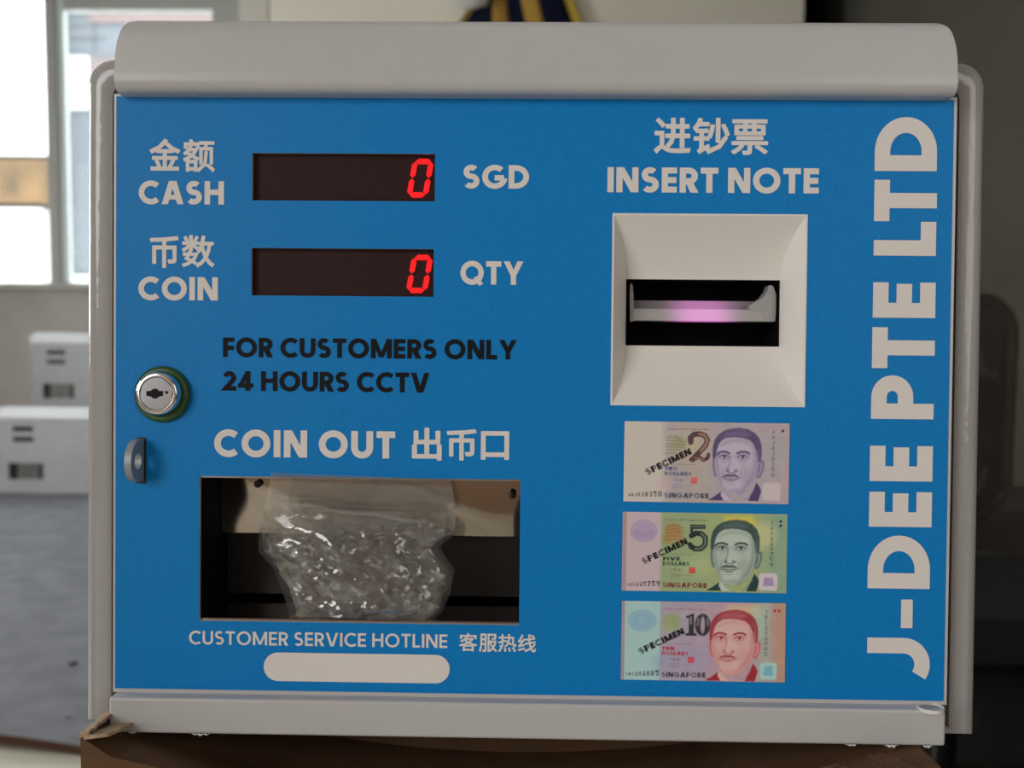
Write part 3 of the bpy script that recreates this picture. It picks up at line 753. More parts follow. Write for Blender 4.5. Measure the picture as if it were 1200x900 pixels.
# ------------------------------------------------------------------ lettering on the film
CJKW = {}
def build_lettering(name, mb_, m, label):
    o = mb_.build(name, m, coin, recalc=False); o['label'] = label; return o
YP = -.0007                                    # printed layer
def latin(mb_, s, pl, pr, cap, w, gap=.1, space=.3):
    a = P(*pl, YP); b = P(*pr, YP); z = (a.z + b.z) / 2
    q, W = text_quads(s, w, gap, space)
    sx = (b.x - a.x) / W; sz = cap * .0005516
    for poly in q:
        pts = [(a.x + p[0] * sx, YP, z + p[1] * sz) for p in poly]
        mb_.add(pts, [tuple(range(len(pts)))])
def orient(mb_):                               # one clean outline without overlaps, facing -Y
    k = 1000.0
    pv = [Vector((q[0] * k, q[2] * k)) for q in mb_.v]; pe = []
    for grp in getattr(mb_, 'eo', []):
        for l in grp:
            n0 = len(pv); pv += [Vector((q[0] * k, q[2] * k)) for q in l]
            pe += [(n0 + i, n0 + (i + 1) % len(l)) for i in range(len(l))]
    vs2, _e, fs, _ov, _oe, _of = delaunay_2d_cdt(pv, pe, [list(f) for f in mb_.f], 0, 1e-5)
    tri = [f for f in fs]
    cx_ = np.array([sum(vs2[i].x for i in f) / len(f) for f in tri]); cy_ = np.array([sum(vs2[i].y for i in f) / len(f) for f in tri])
    keep = np.zeros(len(tri), bool)
    for f in mb_.f:
        pts = [(mb_.v[i][0] * k, mb_.v[i][2] * k) for i in f]
        xs_ = [q[0] for q in pts]; ys_ = [q[1] for q in pts]
        m_ = np.nonzero((cx_ > min(xs_)) & (cx_ < max(xs_)) & (cy_ > min(ys_)) & (cy_ < max(ys_)) & ~keep)[0]
        if len(m_) == 0: continue
        ins = np.zeros(len(m_), bool); x_, y_ = cx_[m_], cy_[m_]
        for (ax, ay), (bx_, by) in zip(pts, pts[1:] + pts[:1]):
            ins ^= ((ay > y_) != (by > y_)) & (x_ < (bx_ - ax) * (y_ - ay) / ((by - ay) or 1e-12) + ax)
        keep[m_[ins]] = True
    for grp in getattr(mb_, 'eo', []):
        ins = np.zeros(len(tri), bool)
        for l in grp:
            pts = [(q[0] * k, q[2] * k) for q in l]
            for (ax, ay), (bx_, by) in zip(pts, pts[1:] + pts[:1]):
                ins ^= ((ay > cy_) != (by > cy_)) & (cx_ < (bx_ - ax) * (cy_ - ay) / ((by - ay) or 1e-12) + ax)
        keep |= ins
    out = MB(); ff = []
    for f, ok in zip(tri, keep):
        if not ok: continue
        a_, b_, c_ = (vs2[i] for i in f[:3])
        ff.append(tuple(f) if (b_ - a_).cross(c_ - a_) > 0 else tuple(reversed(f)))
    return out.add([(q.x / k, YP, q.y / k) for q in vs2], ff)
def cjk(mb_, ch, box, bold):
    loops = [[tuple(map(float, t.split(','))) for t in l.split()] for l in CJK[ch].split('|')]
    xs = [p[0] for l in loops for p in l]; ys = [p[1] for l in loops for p in l]
    W, H = max(xs), max(ys)
    tl = P(box[0], box[1], YP); br = P(box[2], box[3], YP); tr = P(box[2], box[1], YP); bl = P(box[0], box[3], YP)
    x0, x1 = (tl.x + bl.x) / 2, (tr.x + br.x) / 2; z1, z0 = (tl.z + tr.z) / 2, (bl.z + br.z) / 2
    f = lambda p: (x0 + (p[0] + bold) / (W + 2 * bold) * (x1 - x0), YP, z0 + (p[1] + bold) / (H + 2 * bold) * (z1 - z0))
    flat = [p for l in loops for p in l]
    mb_.eo = getattr(mb_, 'eo', []) + [[[f(p) for p in l] for l in loops]]
    for l in loops:
        for i in range(len(l)):
            a, b = l[i], l[(i + 1) % len(l)]
            dx, dy = b[0] - a[0], b[1] - a[1]; L = math.hypot(dx, dy) or 1; nx_, ny_ = -dy / L * bold, dx / L * bold
            ex, ey = dx / L * bold * .5, dy / L * bold * .5
            mb_.add([f(p) for p in ((a[0] - ex + nx_, a[1] - ey + ny_), (a[0] - ex - nx_, a[1] - ey - ny_), (b[0] + ex - nx_, b[1] + ey - ny_), (b[0] + ex + nx_, b[1] + ey + ny_))], [(0, 1, 2, 3)])
WB = .236
def line(items, m, label):
    mb_ = MB()
    for it in items:
        if it[0] == 'L': latin(mb_, *it[1:])
        else: cjk(mb_, *it[1:])
    return build_lettering('lettering', orient(mb_), m, label)
line([('L', 'CASH', (162.5, 239), (262.5, 239.8), 27.5, WB), ('C', '金', (175, 162.5, 211.5, 200), 13), ('C', '额', (214.5, 163, 252, 201.8), 11)], M_print, 'white CASH lettering with two Chinese characters above')
line([('L', 'COIN', (162, 351.7), (255.3, 352), 27.5, WB), ('C', '币', (175.5, 276.5, 209.5, 314), 13), ('C', '数', (213, 275.5, 251.5, 313.5), 11)], M_print, 'white COIN lettering with two Chinese characters above')
line([('L', 'SGD', (542.6, 220.7), (620, 221.3), 27.5, WB)], M_print, 'white SGD lettering')
line([('L', 'QTY', (539.4, 333.3), (613.3, 333.8), 27.5, WB)], M_print, 'white QTY lettering')
line([('L', 'FOR CUSTOMERS ONLY', (261.2, 417.7), (605.3, 421.9), 23, .225), ('L', '24 HOURS CCTV', (260.8, 457.9), (503, 459.8), 23.3, .225)], M_ink, 'black two-line lettering FOR CUSTOMERS ONLY 24 HOURS CCTV')
line([('L', 'COIN OUT', (250.8, 535.5), (463, 537), 32.2, .245, .12), ('C', '出', (482.8, 501, 517.7, 539.7), 15), ('C', '币', (523.3, 502.8, 558.5, 539.7), 14), ('C', '口', (563.5, 505.2, 596.8, 539), 15)], M_print, 'white COIN OUT lettering with three Chinese characters')
line([('L', 'CUSTOMER SERVICE HOTLINE', (221.5, 755), (524.3, 759.4), 16.2, .165, .12, .3), ('C', '客', (538, 741.8, 559.5, 763.3), 9), ('C', '服', (561.3, 742.5, 582.8, 764), 9), ('C', '热', (583.8, 743, 605.3, 764), 9), ('C', '线', (606.8, 743.3, 628.3, 764.5), 9)], M_print, 'white CUSTOMER SERVICE HOTLINE lettering with four Chinese characters')
line([('L', 'INSERT NOTE', (711.7, 225), (959.5, 227), 29.3, .24, .1, .27), ('C', '进', (766.4, 137.9, 809.8, 180), 13), ('C', '钞', (811.8, 137.9, 855.3, 180.6), 13), ('C', '票', (856.8, 139.7, 900.3, 181.8), 12)], M_print, 'white INSERT NOTE lettering with three Chinese characters above')
# firm's name, reading upwards along the right side
vm = MB()
for ch_, y0_, y1_, xc, xb_ in (('J', 797, 748, 1016, 1089), ('-', 736.5, 703, 1016, 1089), ('D', 690.3, 628, 1017, 1090), ('E', 618, 577, 1018.5, 1092), ('E', 564.5, 523, 1019.3, 1093), ('P', 491.5, 440.3, 1021, 1094.3), ('T', 432, 384, 1022, 1095.5), ('E', 372.8, 331.3, 1023, 1096.3), ('L', 300, 260, 1024, 1097), ('T', 259.6, 211, 1024.5, 1098), ('D', 200.7, 137.3, 1025.3, 1098.3)):
    q, W = glyph(ch_, .248)
    a = P(xb_, y0_, YP); b = P(xb_, y1_, YP); c = P(xc, (y0_ + y1_) / 2, YP); xr_ = (P(xb_, (y0_ + y1_) / 2, YP).x)
    for poly in q:
        pts = [(xr_ + (c.x - xr_) * p[1], YP, a.z + (b.z - a.z) * p[0] / W) for p in poly]
        vm.add(pts, [tuple(range(len(pts)))])
build_lettering('lettering', orient(vm), M_print, 'large white firm name J-DEE PTE LTD reading upwards')
# blank rounded strip for the number
a, b = P(309, 781, YP), P(527, 784.5, YP); zc_ = (a.z + b.z) / 2; r = .0094
pill = [(b.x - r + r * math.cos(t), zc_ + r * math.sin(t)) for t in [math.radians(-90 + 180 * i / 20) for i in range(21)]] + [(a.x + r - r * math.cos(t), zc_ - r * math.sin(t)) for t in [math.radians(-90 + 180 * i / 20) for i in range(21)]]
pm = MB(); pm.add([(x, YP, z) for x, z in pill], [tuple(range(len(pill)))])
build_lettering('number_strip', orient(pm), M_print, 'blank white rounded strip under the hotline line')

# ------------------------------------------------------------------ displays
M_dispback = mat('dark_red_display_filter', (.050, .034, .036), .5, spec=.2)
M_tint = clear_mat('display_cover', (.02, .012, .013), .04, .6, .04, (.97, .90, .90))
SEG = {'a': (0, 1, 1, 1), 'g': (0, .5, 1, .5), 'd': (0, 0, 1, 0), 'f': (0, .5, 0, 1), 'b': (1, .5, 1, 1), 'e': (0, 0, 0, .5), 'c': (1, 0, 1, .5)}
def seven(mb_, cx, z0, w, h, segs, y, th=.0035, slant=.17):
    for s_ in segs:
        xa_, ya_, xb_, yb_ = SEG[s_]
        hor = ya_ == yb_; g = .00025
        x0, x1 = cx - w / 2 + th / 2 + xa_ * (w - th), cx - w / 2 + th / 2 + xb_ * (w - th)
        y0, y1 = z0 + th / 2 + ya_ * (h - th), z0 + th / 2 + yb_ * (h - th); t = th / 2
        if hor: pts = [(x0 + g, y0), (x0 + t + g, y0 + t), (x1 - t - g, y0 + t), (x1 - g, y0), (x1 - t - g, y0 - t), (x0 + t + g, y0 - t)]
        else: pts = [(x0, y0 + g), (x0 + t, y0 + t + g), (x0 + t, y1 - t - g), (x0, y1 - g), (x0 - t, y1 - t - g), (x0 - t, y0 + t + g)]
        mb_.prism([[(p[0] + (p[1] - z0 - h / 2) * slant, p[1]) for p in pts]], lambda p: (p[0], y, p[1]), lambda p: (p[0], y + .0006, p[1]))
for H, lab, dz in ((H_D1, 'upper dark red display showing a lit red 0', (186, 231.5)), (H_D2, 'lower dark red display showing a lit red 0', (298.5, 343.5))):
    disp = MB().box((H[0], .0046, H[2]), (H[1], .006, H[3])).build('display', M_dispback, coin)
    disp['label'] = lab
    yd = .0038
    x_ = P(492.5, 210, yd).x; za_, zb_ = P(492, dz[0], yd).z, P(492, dz[1], yd).z
    lit = MB(); seven(lit, x_, zb_, .0140, za_ - zb_, 'abcdef', yd)
    lit.build('lit_digit', M_led, disp, recalc=True)['label'] = 'lit red digit 0'
    for k in range(1, 6):
        u = MB(); seven(u, x_ - k * .0195, zb_, .0140, za_ - zb_, 'abcdefg', yd + .00075)
        u.build('unlit_digit', M_ledoff, disp)
    MB().box((H[0], .0022, H[2]), (H[1], .0028, H[3])).build('display_cover', M_tint, disp)

# ------------------------------------------------------------------ banknote slot
acc = MB()
A = H_ACC
inn = avgrect((734, 327), (914, 328.5), (913, 406.5), (733, 404.5), .017)
K = 14; rings = []
rings.append([(A[0], .003, A[2]), (A[1], .003, A[2]), (A[1], .003, A[3]), (A[0], .003, A[3])])
rings.append([(A[0], -.0009, A[2]), (A[1], -.0009, A[2]), (A[1], -.0009, A[3]), (A[0], -.0009, A[3])])
e_ = .0012
for k in range(K + 1):
    t = k / K; xt = 1 - (1 - t) ** 2.0; zt2 = t; y = -.0009 + .0182 * (1 - (1 - t) ** 1.35)
    L = A[0] + e_ + (inn[0] - A[0] - e_) * xt; Rr = A[1] - e_ + (inn[1] - A[1] + e_) * xt
    Bz = A[2] + e_ + (inn[2] - A[2] - e_) * zt2; Tz = A[3] - e_ + (inn[3] - A[3] + e_) * zt2
    rings.append([(L, y, Bz), (Rr, y, Bz), (Rr, y, Tz), (L, y, Tz)])
acc.rings(rings, True)
bez = acc.build('note_slot', M_abs, coin, smooth=True, angle=30)
bez['label'] = 'white funnel-shaped banknote slot with a pink lit mouth'
I = inn; hb = MB()
hb.rings([[(I[0], y, I[2]), (I[1], y, I[2]), (I[1], y, I[3]), (I[0], y, I[3])] for y in (.0172, .07)], True, False, True)
hb.build('slot_housing', M_dark, bez)
def led_bar(name, peak, base):
    m = mat(name, base, .45)
    nt = m.node_tree; b = nt.nodes['Principled BSDF']
    tc = nt.nodes.new('ShaderNodeTexCoord'); sx = nt.nodes.new('ShaderNodeSeparateXYZ'); nt.links.new(tc.outputs['Object'], sx.inputs[0])
    c0 = P(824, 364, .022).x
    s1 = nt.nodes.new('ShaderNodeMath'); s1.operation = 'SUBTRACT'; s1.inputs[1].default_value = c0; nt.links.new(sx.outputs['X'], s1.inputs[0])
    ab = nt.nodes.new('ShaderNodeMath'); ab.operation = 'ABSOLUTE'; nt.links.new(s1.outputs[0], ab.inputs[0])
    mr = nt.nodes.new('ShaderNodeMapRange'); mr.interpolation_type = 'SMOOTHERSTEP'
    mr.inputs['From Min'].default_value = .003; mr.inputs['From Max'].default_value = .033; mr.inputs['To Min'].default_value = peak; mr.inputs['To Max'].default_value = 0
    nt.links.new(ab.outputs[0], mr.inputs['Value']); nt.links.new(mr.outputs['Result'], b.inputs['Emission Strength'])
    b.inputs['Emission Color'].default_value = (1.0, .24, .86, 1)
    return m
gx0, gx1 = P(739, 364, .022).x, P(908.5, 364, .022).x
gz0, gz1, gz2 = P(820, 376.5, .022).z, P(820, 362, .022).z, P(820, 353, .034).z
MB().box((gx0, .022, gz0), (gx1, .028, gz1)).build('light_bar', led_bar('pink_lit_guide', .46, (.42, .41, .42)), bez, bevel=.0008)
gt = MB(); gt.box((gx0, .030, gz0), (gx1 - .004, .036, gz2))
gt.build('light_bar', led_bar('pink_lit_guide_rear', .30, (.22, .21, .22)), bez, bevel=.0006)
fin = [P(p[0], p[1], .0225) for p in ((908.5, 377), (909.5, 362), (909.5, 345), (906, 335), (901, 334), (899, 341), (893, 349), (884, 354), (878, 358), (878, 363), (893, 366), (893, 377))]
MB().prism([[(p.x, p.z) for p in fin]], lambda p: (p[0], .0215, p[1]), lambda p: (p[0], .034, p[1])).build('guide_fin', mat('grey_guide', (.36, .355, .36), .45), bez, bevel=.0005)
fin = [P(p[0], p[1], .0225) for p in ((738, 377), (737.5, 345), (738, 334), (740, 331), (741.5, 335), (742.5, 348), (742.5, 377))]
MB().prism([[(p.x, p.z) for p in fin]], lambda p: (p[0], .0215, p[1]), lambda p: (p[0], .034, p[1])).build('guide_fin', bpy.data.materials['grey_guide'], bez, bevel=.0004)

# ------------------------------------------------------------------ lock and hasp
c = P(191.5, 462, 0)
lk = MB().lathe((c.x, 0, c.z), [(.0182, 0), (.0185, -.0015), (.0178, -.0035), (.0160, -.0048), (.0150, -.0044), (.0142, -.0032), (.0136, -.0035)], 56, cap=False)
lock = lk.build('key_lock', M_green, coin, smooth=True, angle=60); lock['label'] = 'round key lock with green washer and chrome barrel'
f0 = P(183.3, 461.3, -.0125); bc = (f0.x * .75 + c.x * .25, 0, f0.z * .6 + c.z * .4); bc = (f0.x, 0, f0.z)
MB().lathe(bc, [(.0138, 0), (.0138, -.0112), (.0132, -.0122), (.0122, -.0127), (.0110, -.0126), (.0107, -.0119)], 56, cap=False).build('lock_barrel', M_chrome, lock, smooth=True, angle=40)
MB().lathe(bc, [(.0108, -.0119), (.0104, -.0119), (.0104, -.0124), (.0101, -.0126)], 48).build('key_plug', M_plug, lock, smooth=True, angle=30)
kh = MB(); YK = -.0128
kc = P(181.5, 461.3, YK); 
kpts = [(-.0056, .0016), (-.0030, .0018)] + [(.0032 * math.cos(math.radians(a_)), .0032 * math.sin(math.radians(a_))) for a_ in range(145, 34, -10)] + [(.0030, .0018), (.0052, .0017), (.0052, -.0015), (.0030, -.0017)] + [(.0032 * math.cos(math.radians(a_)), .0032 * math.sin(math.radians(a_))) for a_ in range(-35, -146, -10)] + [(-.0030, -.0018), (-.0056, -.0015)]
kh.prism([[(kc.x + p[0], kc.z + p[1]) for p in kpts]], lambda p: (p[0], YK, p[1]), lambda p: (p[0], YK + .0004, p[1]))
d_ = P(195.2, 460, YK); kh.lathe((d_.x, YK, d_.z), [(.0010, .0004), (.0010, 0)], 16)
kh.build('keyhole', M_ink, lock)
# hasp: a plate with a hole standing out of a slit in the door
xr_ = P(169.3, 538, 0).x; zc_ = P(165, 538.5, 0).z; hr = .0136; D0 = .0075
out = [(.004, -hr), (-D0, -hr)] + [(-D0 - hr * math.cos(t), hr * math.sin(t)) for t in [math.radians(-85 + 170 * i / 24) for i in range(25)]] + [(-D0, hr), (.004, hr)]
hole = [(-.0100 + .0054 * math.cos(2 * PI * i / 28), .0054 * math.sin(2 * PI * i / 28)) for i in range(28)]
hs = MB().prism([out, hole], lambda p: (xr_, p[0], zc_ + p[1]), lambda p: (xr_ - .0044, p[0], zc_ + p[1]))
hasp = hs.build('padlock_hasp', M_hasp, coin, bevel=.0004); hasp['label'] = 'grey metal padlock tab with a hole'
sa, sb = P(156.7, 512.5, -.0005), P(171, 566.7, -.0005)
sa.x = xr_ - .0052
MB().box((sa.x, -.0006, sa.z), (sb.x, .002, sb.z)).build('slit', M_black, hasp)

# ------------------------------------------------------------------ coin outlet
O = H_OUT; zt_o = O[3]; zb_o = O[2]
ob = MB()
ob.rings([[(O[0] - .001, y, zb_o - .001), (O[1] + .001, y, zb_o - .001), (O[1] + .001, y, zt_o + .001), (O[0] - .001, y, zt_o + .001)] for y in (.003, .095)], True, False, True)
outl = ob.build('coin_outlet', M_dark, coin); outl['label'] = 'wide coin outlet lined with polished steel'
ym = .040
zsp = P(500, 629, ym).z
zlp = P(420, 561.5, .004).z
MB().box((O[0], .0012, zlp), (O[1], .010, zt_o + .0005)).build('lip', M_steel_dull, outl, bevel=.0007)
bpv = [(O[0], ym + .004, zsp), (O[1], ym + .004, zsp), (O[1], ym - .002, zt_o), (O[0], ym - .002, zt_o)]
n = 24; rows = []
for j in range(9):
    row = []
    for i in range(n + 1):
        x = O[0] + (O[1] - O[0]) * i / n; z = zsp + (zt_o - zsp) * j / 8
        row.append((x, ym + .006 * (1 - j / 8) ** 2 + .0012 * math.sin(x * 60 + j * .4), z))
    rows.append(row)
MB().rings(rows, close=False).build('back_plate', M_steel, outl, smooth=True)
MB().box((O[0], .003, zb_o), (O[1], .05, zb_o + .0012)).build('tray', M_steel, outl)
z1_ = P(500, 722, .012).z
MB().box((O[0], .050, zb_o), (O[1], .052, P(500, 717, .05).z)).build('tray_edge', M_steel_dull, outl)
for px, py in ((302.5, 567), (600.5, 580)):
    b_ = P(px, py, ym - .002); MB().lathe((b_.x, ym - .003, b_.z), [(.0016, .004), (.0026, .001), (.0026, -.0004), (.0012, -.001)], 18).build('bolt', M_black, outl, smooth=True)
MB().box((O[0], .056, zb_o + .004), (O[1], .060, zsp)).build('flap', M_black, outl, bevel=.001)
# ------------------------------------------------------------------ specimen banknote pictures
NX, NY = 386, 188
UU, VV = np.meshgrid(np.linspace(0, 1055, NX), np.linspace(0, 512, NY))
def lin(rgb):
    return np.array([s2l(v / 255) for v in rgb]) * 1.72
class Paint:
    def __init__(self, rgb):
        self.a = np.empty((NY, NX, 3)); self.a[:] = lin(rgb)
    def win(self, x0, y0, x1, y1, m=12):
        i0 = max(0, int((x0 - m) / 1055 * (NX - 1))); i1 = min(NX, int((x1 + m) / 1055 * (NX - 1)) + 2)
        j0 = max(0, int((y0 - m) / 512 * (NY - 1))); j1 = min(NY, int((y1 + m) / 512 * (NY - 1)) + 2)
        return (slice(j0, max(j0, j1)), slice(i0, max(i0, i1)))
    def mix(self, w, mask, rgb):
        self.a[w] = self.a[w] * (1 - mask[..., None]) + lin(rgb) * mask[..., None]
    @staticmethod
    def sdf(x, y, pts):
        d = np.full(x.shape, 1e9); ins = np.zeros(x.shape, bool); n = len(pts)
        for i in range(n):
            (ax, ay), (bx_, by) = pts[i], pts[(i + 1) % n]
            ex, ey = bx_ - ax, by - ay; L = ex * ex + ey * ey + 1e-9
            t = np.clip(((x - ax) * ex + (y - ay) * ey) / L, 0, 1)
            d = np.minimum(d, np.hypot(x - ax - t * ex, y - ay - t * ey))
            c_ = ((ay > y) != (by > y))
            ins ^= c_ & (x < (bx_ - ax) * (y - ay) / ((by - ay) or 1e-9) + ax)
        return np.where(ins, -d, d)
    def poly(self, pts, rgb, soft=3.0, al=1.0):
        xs = [p[0] for p in pts]; ys = [p[1] for p in pts]
        w = self.win(min(xs), min(ys), max(xs), max(ys), soft * 2 + 6); x, y = UU[w], VV[w]
        if x.size == 0: return
        self.mix(w, al * np.clip(.5 - self.sdf(x, y, pts) / (2 * soft), 0, 1), rgb)
    def ell(self, cx, cy, rx, ry, rgb, soft=3.0, al=1.0):
        w = self.win(cx - rx, cy - ry, cx + rx, cy + ry, soft * 2 + 6); x, y = UU[w], VV[w]
        d = (np.hypot((x - cx) / rx, (y - cy) / ry) - 1) * min(rx, ry)
        self.mix(w, al * np.clip(.5 - d / (2 * soft), 0, 1), rgb)
    def ring(self, cx, cy, rx, ry, t, rgb, al=1.0, soft=2.5):
        w = self.win(cx - rx, cy - ry, cx + rx, cy + ry, t + 8); x, y = UU[w], VV[w]
        d = np.abs((np.hypot((x - cx) / rx, (y - cy) / ry) - 1) * min(rx, ry)) - t / 2
        self.mix(w, al * np.clip(.5 - d / (2 * soft), 0, 1), rgb)
    def seg(self, pts, t, rgb, al=1.0, soft=2.0):
        xs = [p[0] for p in pts]; ys = [p[1] for p in pts]
        w = self.win(min(xs), min(ys), max(xs), max(ys), t + 8); x, y = UU[w], VV[w]
        if x.size == 0: return
        d = np.full(x.shape, 1e9)
        for (ax, ay), (bx_, by) in zip(pts, pts[1:]):
            ex, ey = bx_ - ax, by - ay; L = ex * ex + ey * ey + 1e-9
            q = np.clip(((x - ax) * ex + (y - ay) * ey) / L, 0, 1)
            d = np.minimum(d, np.hypot(x - ax - q * ex, y - ay - q * ey))
        self.mix(w, al * np.clip(.5 - (d - t / 2) / (2 * soft), 0, 1), rgb)
    def text(self, s, x0, x1, yb, cap, w, rgb, ang=0.0, gap=.12, al=1.0, serif=False, space=.35):
        q, W = text_quads(s, w, gap, space); sx = (x1 - x0) / W; ca, sa_ = math.cos(math.radians(ang)), math.sin(math.radians(ang))
        polys = [[(x0 + (p[0] * sx) * ca - p[1] * cap * sa_, yb - (p[0] * sx) * sa_ - p[1] * cap * ca) for p in poly] for poly in q]
        xs = [p[0] for g in polys for p in g]; ys = [p[1] for g in polys for p in g]
        w_ = self.win(min(xs), min(ys), max(xs), max(ys)); x, y = UU[w_], VV[w_]
        if x.size == 0: return
        d = np.full(x.shape, 1e9); 
        for g in polys: d = np.minimum(d, self.sdf(x, y, g))
        self.mix(w_, al * np.clip(.5 - d / 3.2, 0, 1), rgb)
    def vtext(self, s, x, y0, y1, capx, w, rgb, al=1.0):
        n = len(s); step = (y1 - y0) / n
        for i, ch_ in enumerate(s):
            f_ = .6 + .4 * i / max(1, n - 1)
            self.text(ch_, x - capx * f_ / 2, x + capx * f_ / 2, y0 + step * (i + .85), step * .75, w, rgb, al=al)
    def gradx(self, x0, x1, rgb, al=1.0, y0=0, y1=512):
        w = self.win(min(x0, x1), y0, 1055 if x1 > x0 else x0, y1, 0)
        m_ = np.clip((UU - x0) / (x1 - x0), 0, 1); m_ = m_ * m_ * (3 - 2 * m_) * al * ((VV >= y0) & (VV <= y1))
        self.a = self.a * (1 - m_[..., None]) + lin(rgb) * m_[..., None]

def portrait(p, dark, mid, light, ox=0, oy=0, shade=None):
    T = lambda pts: [(a + ox, b + oy) for a, b in pts]
    shade = shade or mid
    # suit and shirt
    p.poly(T([(545, 490), (575, 474), (615, 445), (640, 424), (660, 470), (655, 495), (545, 495)]), dark, 3)
    p.poly(T([(628, 424), (652, 440), (690, 480), (740, 494), (795, 490), (830, 430), (842, 385), (858, 410), (800, 495), (640, 495), (622, 460)]), light, 3)
    p.poly(T([(795, 495), (818, 450), (848, 378), (868, 402), (880, 430), (862, 495)]), dark, 3)
    p.seg(T([(655, 452), (690, 488), (730, 495)]), 4, mid)
    p.seg(T([(838, 420), (800, 470), (770, 492)]), 5, mid)
    # ears
    p.poly(T([(566, 248), (572, 236), (586, 240), (592, 300), (596, 345), (582, 345), (572, 318), (566, 285)]), mid, 3)
    p.poly(T([(846, 250), (862, 236), (884, 234), (898, 248), (897, 285), (886, 320), (870, 350), (850, 348), (842, 320)]), mid, 3)
    p.seg(T([(862, 258), (880, 262), (876, 300), (860, 330)]), 6, light, .7)
    # face
    face = [(582, 190), (580, 240), (584, 300), (596, 345), (612, 385), (640, 425), (672, 448), (712, 456), (752, 446), (790, 420), (824, 380), (846, 335), (856, 280), (854, 220), (842, 165), (820, 120), (780, 95), (720, 84), (650, 96), (604, 130)]
    p.poly(T(face), light, 3)
    # shading: side of the face, cheeks, chin
    p.poly(T([(856, 200), (858, 290), (846, 340), (820, 385), (770, 436), (736, 452), (760, 410), (800, 350), (822, 290), (828, 220), (820, 150)]), mid, 16, .62)
    p.poly(T([(582, 200), (581, 260), (588, 320), (612, 385), (650, 432), (630, 380), (612, 320), (604, 250), (606, 190)]), mid, 10, .55)
    p.ell(*T([(712, 436)])[0], 60, 16, shade, 12, .6)
    p.ell(*T([(636, 320)])[0], 24, 50, mid, 24, .32)
    p.ell(*T([(778, 330)])[0], 28, 56, mid, 26, .38)
    p.poly(T([(604, 150), (650, 110), (720, 98), (790, 110), (836, 160), (820, 150), (760, 128), (690, 126), (630, 150)]), shade, 10, .5)
    # eye sockets, brows, eyes
    for ex in (640, 758):
        p.ell(*T([(ex, 216)])[0], 44, 23, mid, 12, .55)
        p.ell(*T([(ex, 218)])[0], 26, 9.5, light, 3, .8)
        p.ell(*T([(ex + 2, 217)])[0], 10, 9.5, dark, 3)
        p.seg(T([(ex - 30, 219), (ex - 14, 207), (ex + 12, 206), (ex + 30, 217)]), 6, dark)
        p.seg(T([(ex - 24, 229), (ex, 233), (ex + 24, 228)]), 3, mid, .8)
        p.seg(T([(ex - 24, 250), (ex, 254), (ex + 22, 246)]), 4, mid, .5)
    p.seg(T([(598, 202), (614, 187), (645, 184), (672, 194)]), 13, dark, .92)
    p.seg(T([(724, 194), (750, 183), (784, 185), (800, 196)]), 13, dark, .92)
    # nose
    p.poly(T([(672, 215), (668, 262), (656, 296), (668, 300), (682, 262), (682, 218)]), mid, 6, .6)
    p.ell(*T([(690, 290)])[0], 14, 18, light, 8, .8)
    p.ell(*T([(664, 302)])[0], 11, 9, mid, 4, .9)
    p.ell(*T([(716, 304)])[0], 12, 9, mid, 4, .9)
    p.seg(T([(658, 310), (676, 316), (694, 318), (712, 315), (722, 308)]), 6, dark, .75)
    p.seg(T([(736, 300), (752, 330), (754, 350)]), 5, mid, .6)
    p.seg(T([(640, 306), (630, 330), (628, 345)]), 5, mid, .5)
    # moustache and mouth
    p.poly(T([(622, 352), (642, 334), (668, 324), (686, 328), (704, 324), (724, 332), (748, 352), (730, 350), (706, 344), (686, 346), (664, 344), (642, 348)]), dark, 4, .85)
    p.seg(T([(636, 358), (664, 354), (686, 358), (706, 355), (732, 358)]), 6, dark, .85)
    p.poly(T([(646, 361), (686, 363), (724, 361), (706, 374), (686, 377), (664, 374)]), mid, 4, .85)
    p.seg(T([(660, 388), (688, 391), (712, 387)]), 5, mid, .5)
    # hair
    hair = [(572, 250), (565, 210), (566, 160), (578, 110), (604, 74), (640, 50), (690, 36), (740, 32), (790, 40), (832, 62), (862, 94), (878, 140), (880, 190), (876, 236), (858, 244), (850, 210), (842, 172), (824, 132), (796, 108), (750, 96), (700, 92), (650, 98), (622, 116), (604, 140), (594, 176), (588, 214)]
    p.poly(T(hair), dark, 5, .93)
    p.poly(T([(620, 96), (650, 62), (700, 46), (760, 46), (810, 72), (780, 92), (740, 86), (690, 84), (650, 90)]), mid, 12, .55)
    for k in range(9):
        t = k / 8
        p.seg(T([(610 + 180 * t, 100 - 10 * math.sin(PI * t)), (640 + 175 * t, 66 - 12 * math.sin(PI * t)), (690 + 150 * t, 48 + 26 * t)]), 3, dark, .5)
    p.seg(T([(846, 120), (862, 160), (866, 220)]), 4, mid, .5)
    p.poly(T([(842, 175), (858, 170), (868, 236), (852, 246)]), mid, 6, .6)

def waves(p, x0, x1, rgb, al, f_=.045, g=.02):
    m_ = ((UU > x0) & (UU < x1)) * (np.sin(UU * f_ + 3 * np.sin(VV * g)) * np.sin(VV * f_ * 1.3 + 2.5 * np.sin(UU * g * .8)) * .5 + .5) * al
    p.a = p.a * (1 - m_[..., None]) + lin(rgb) * m_[..., None]

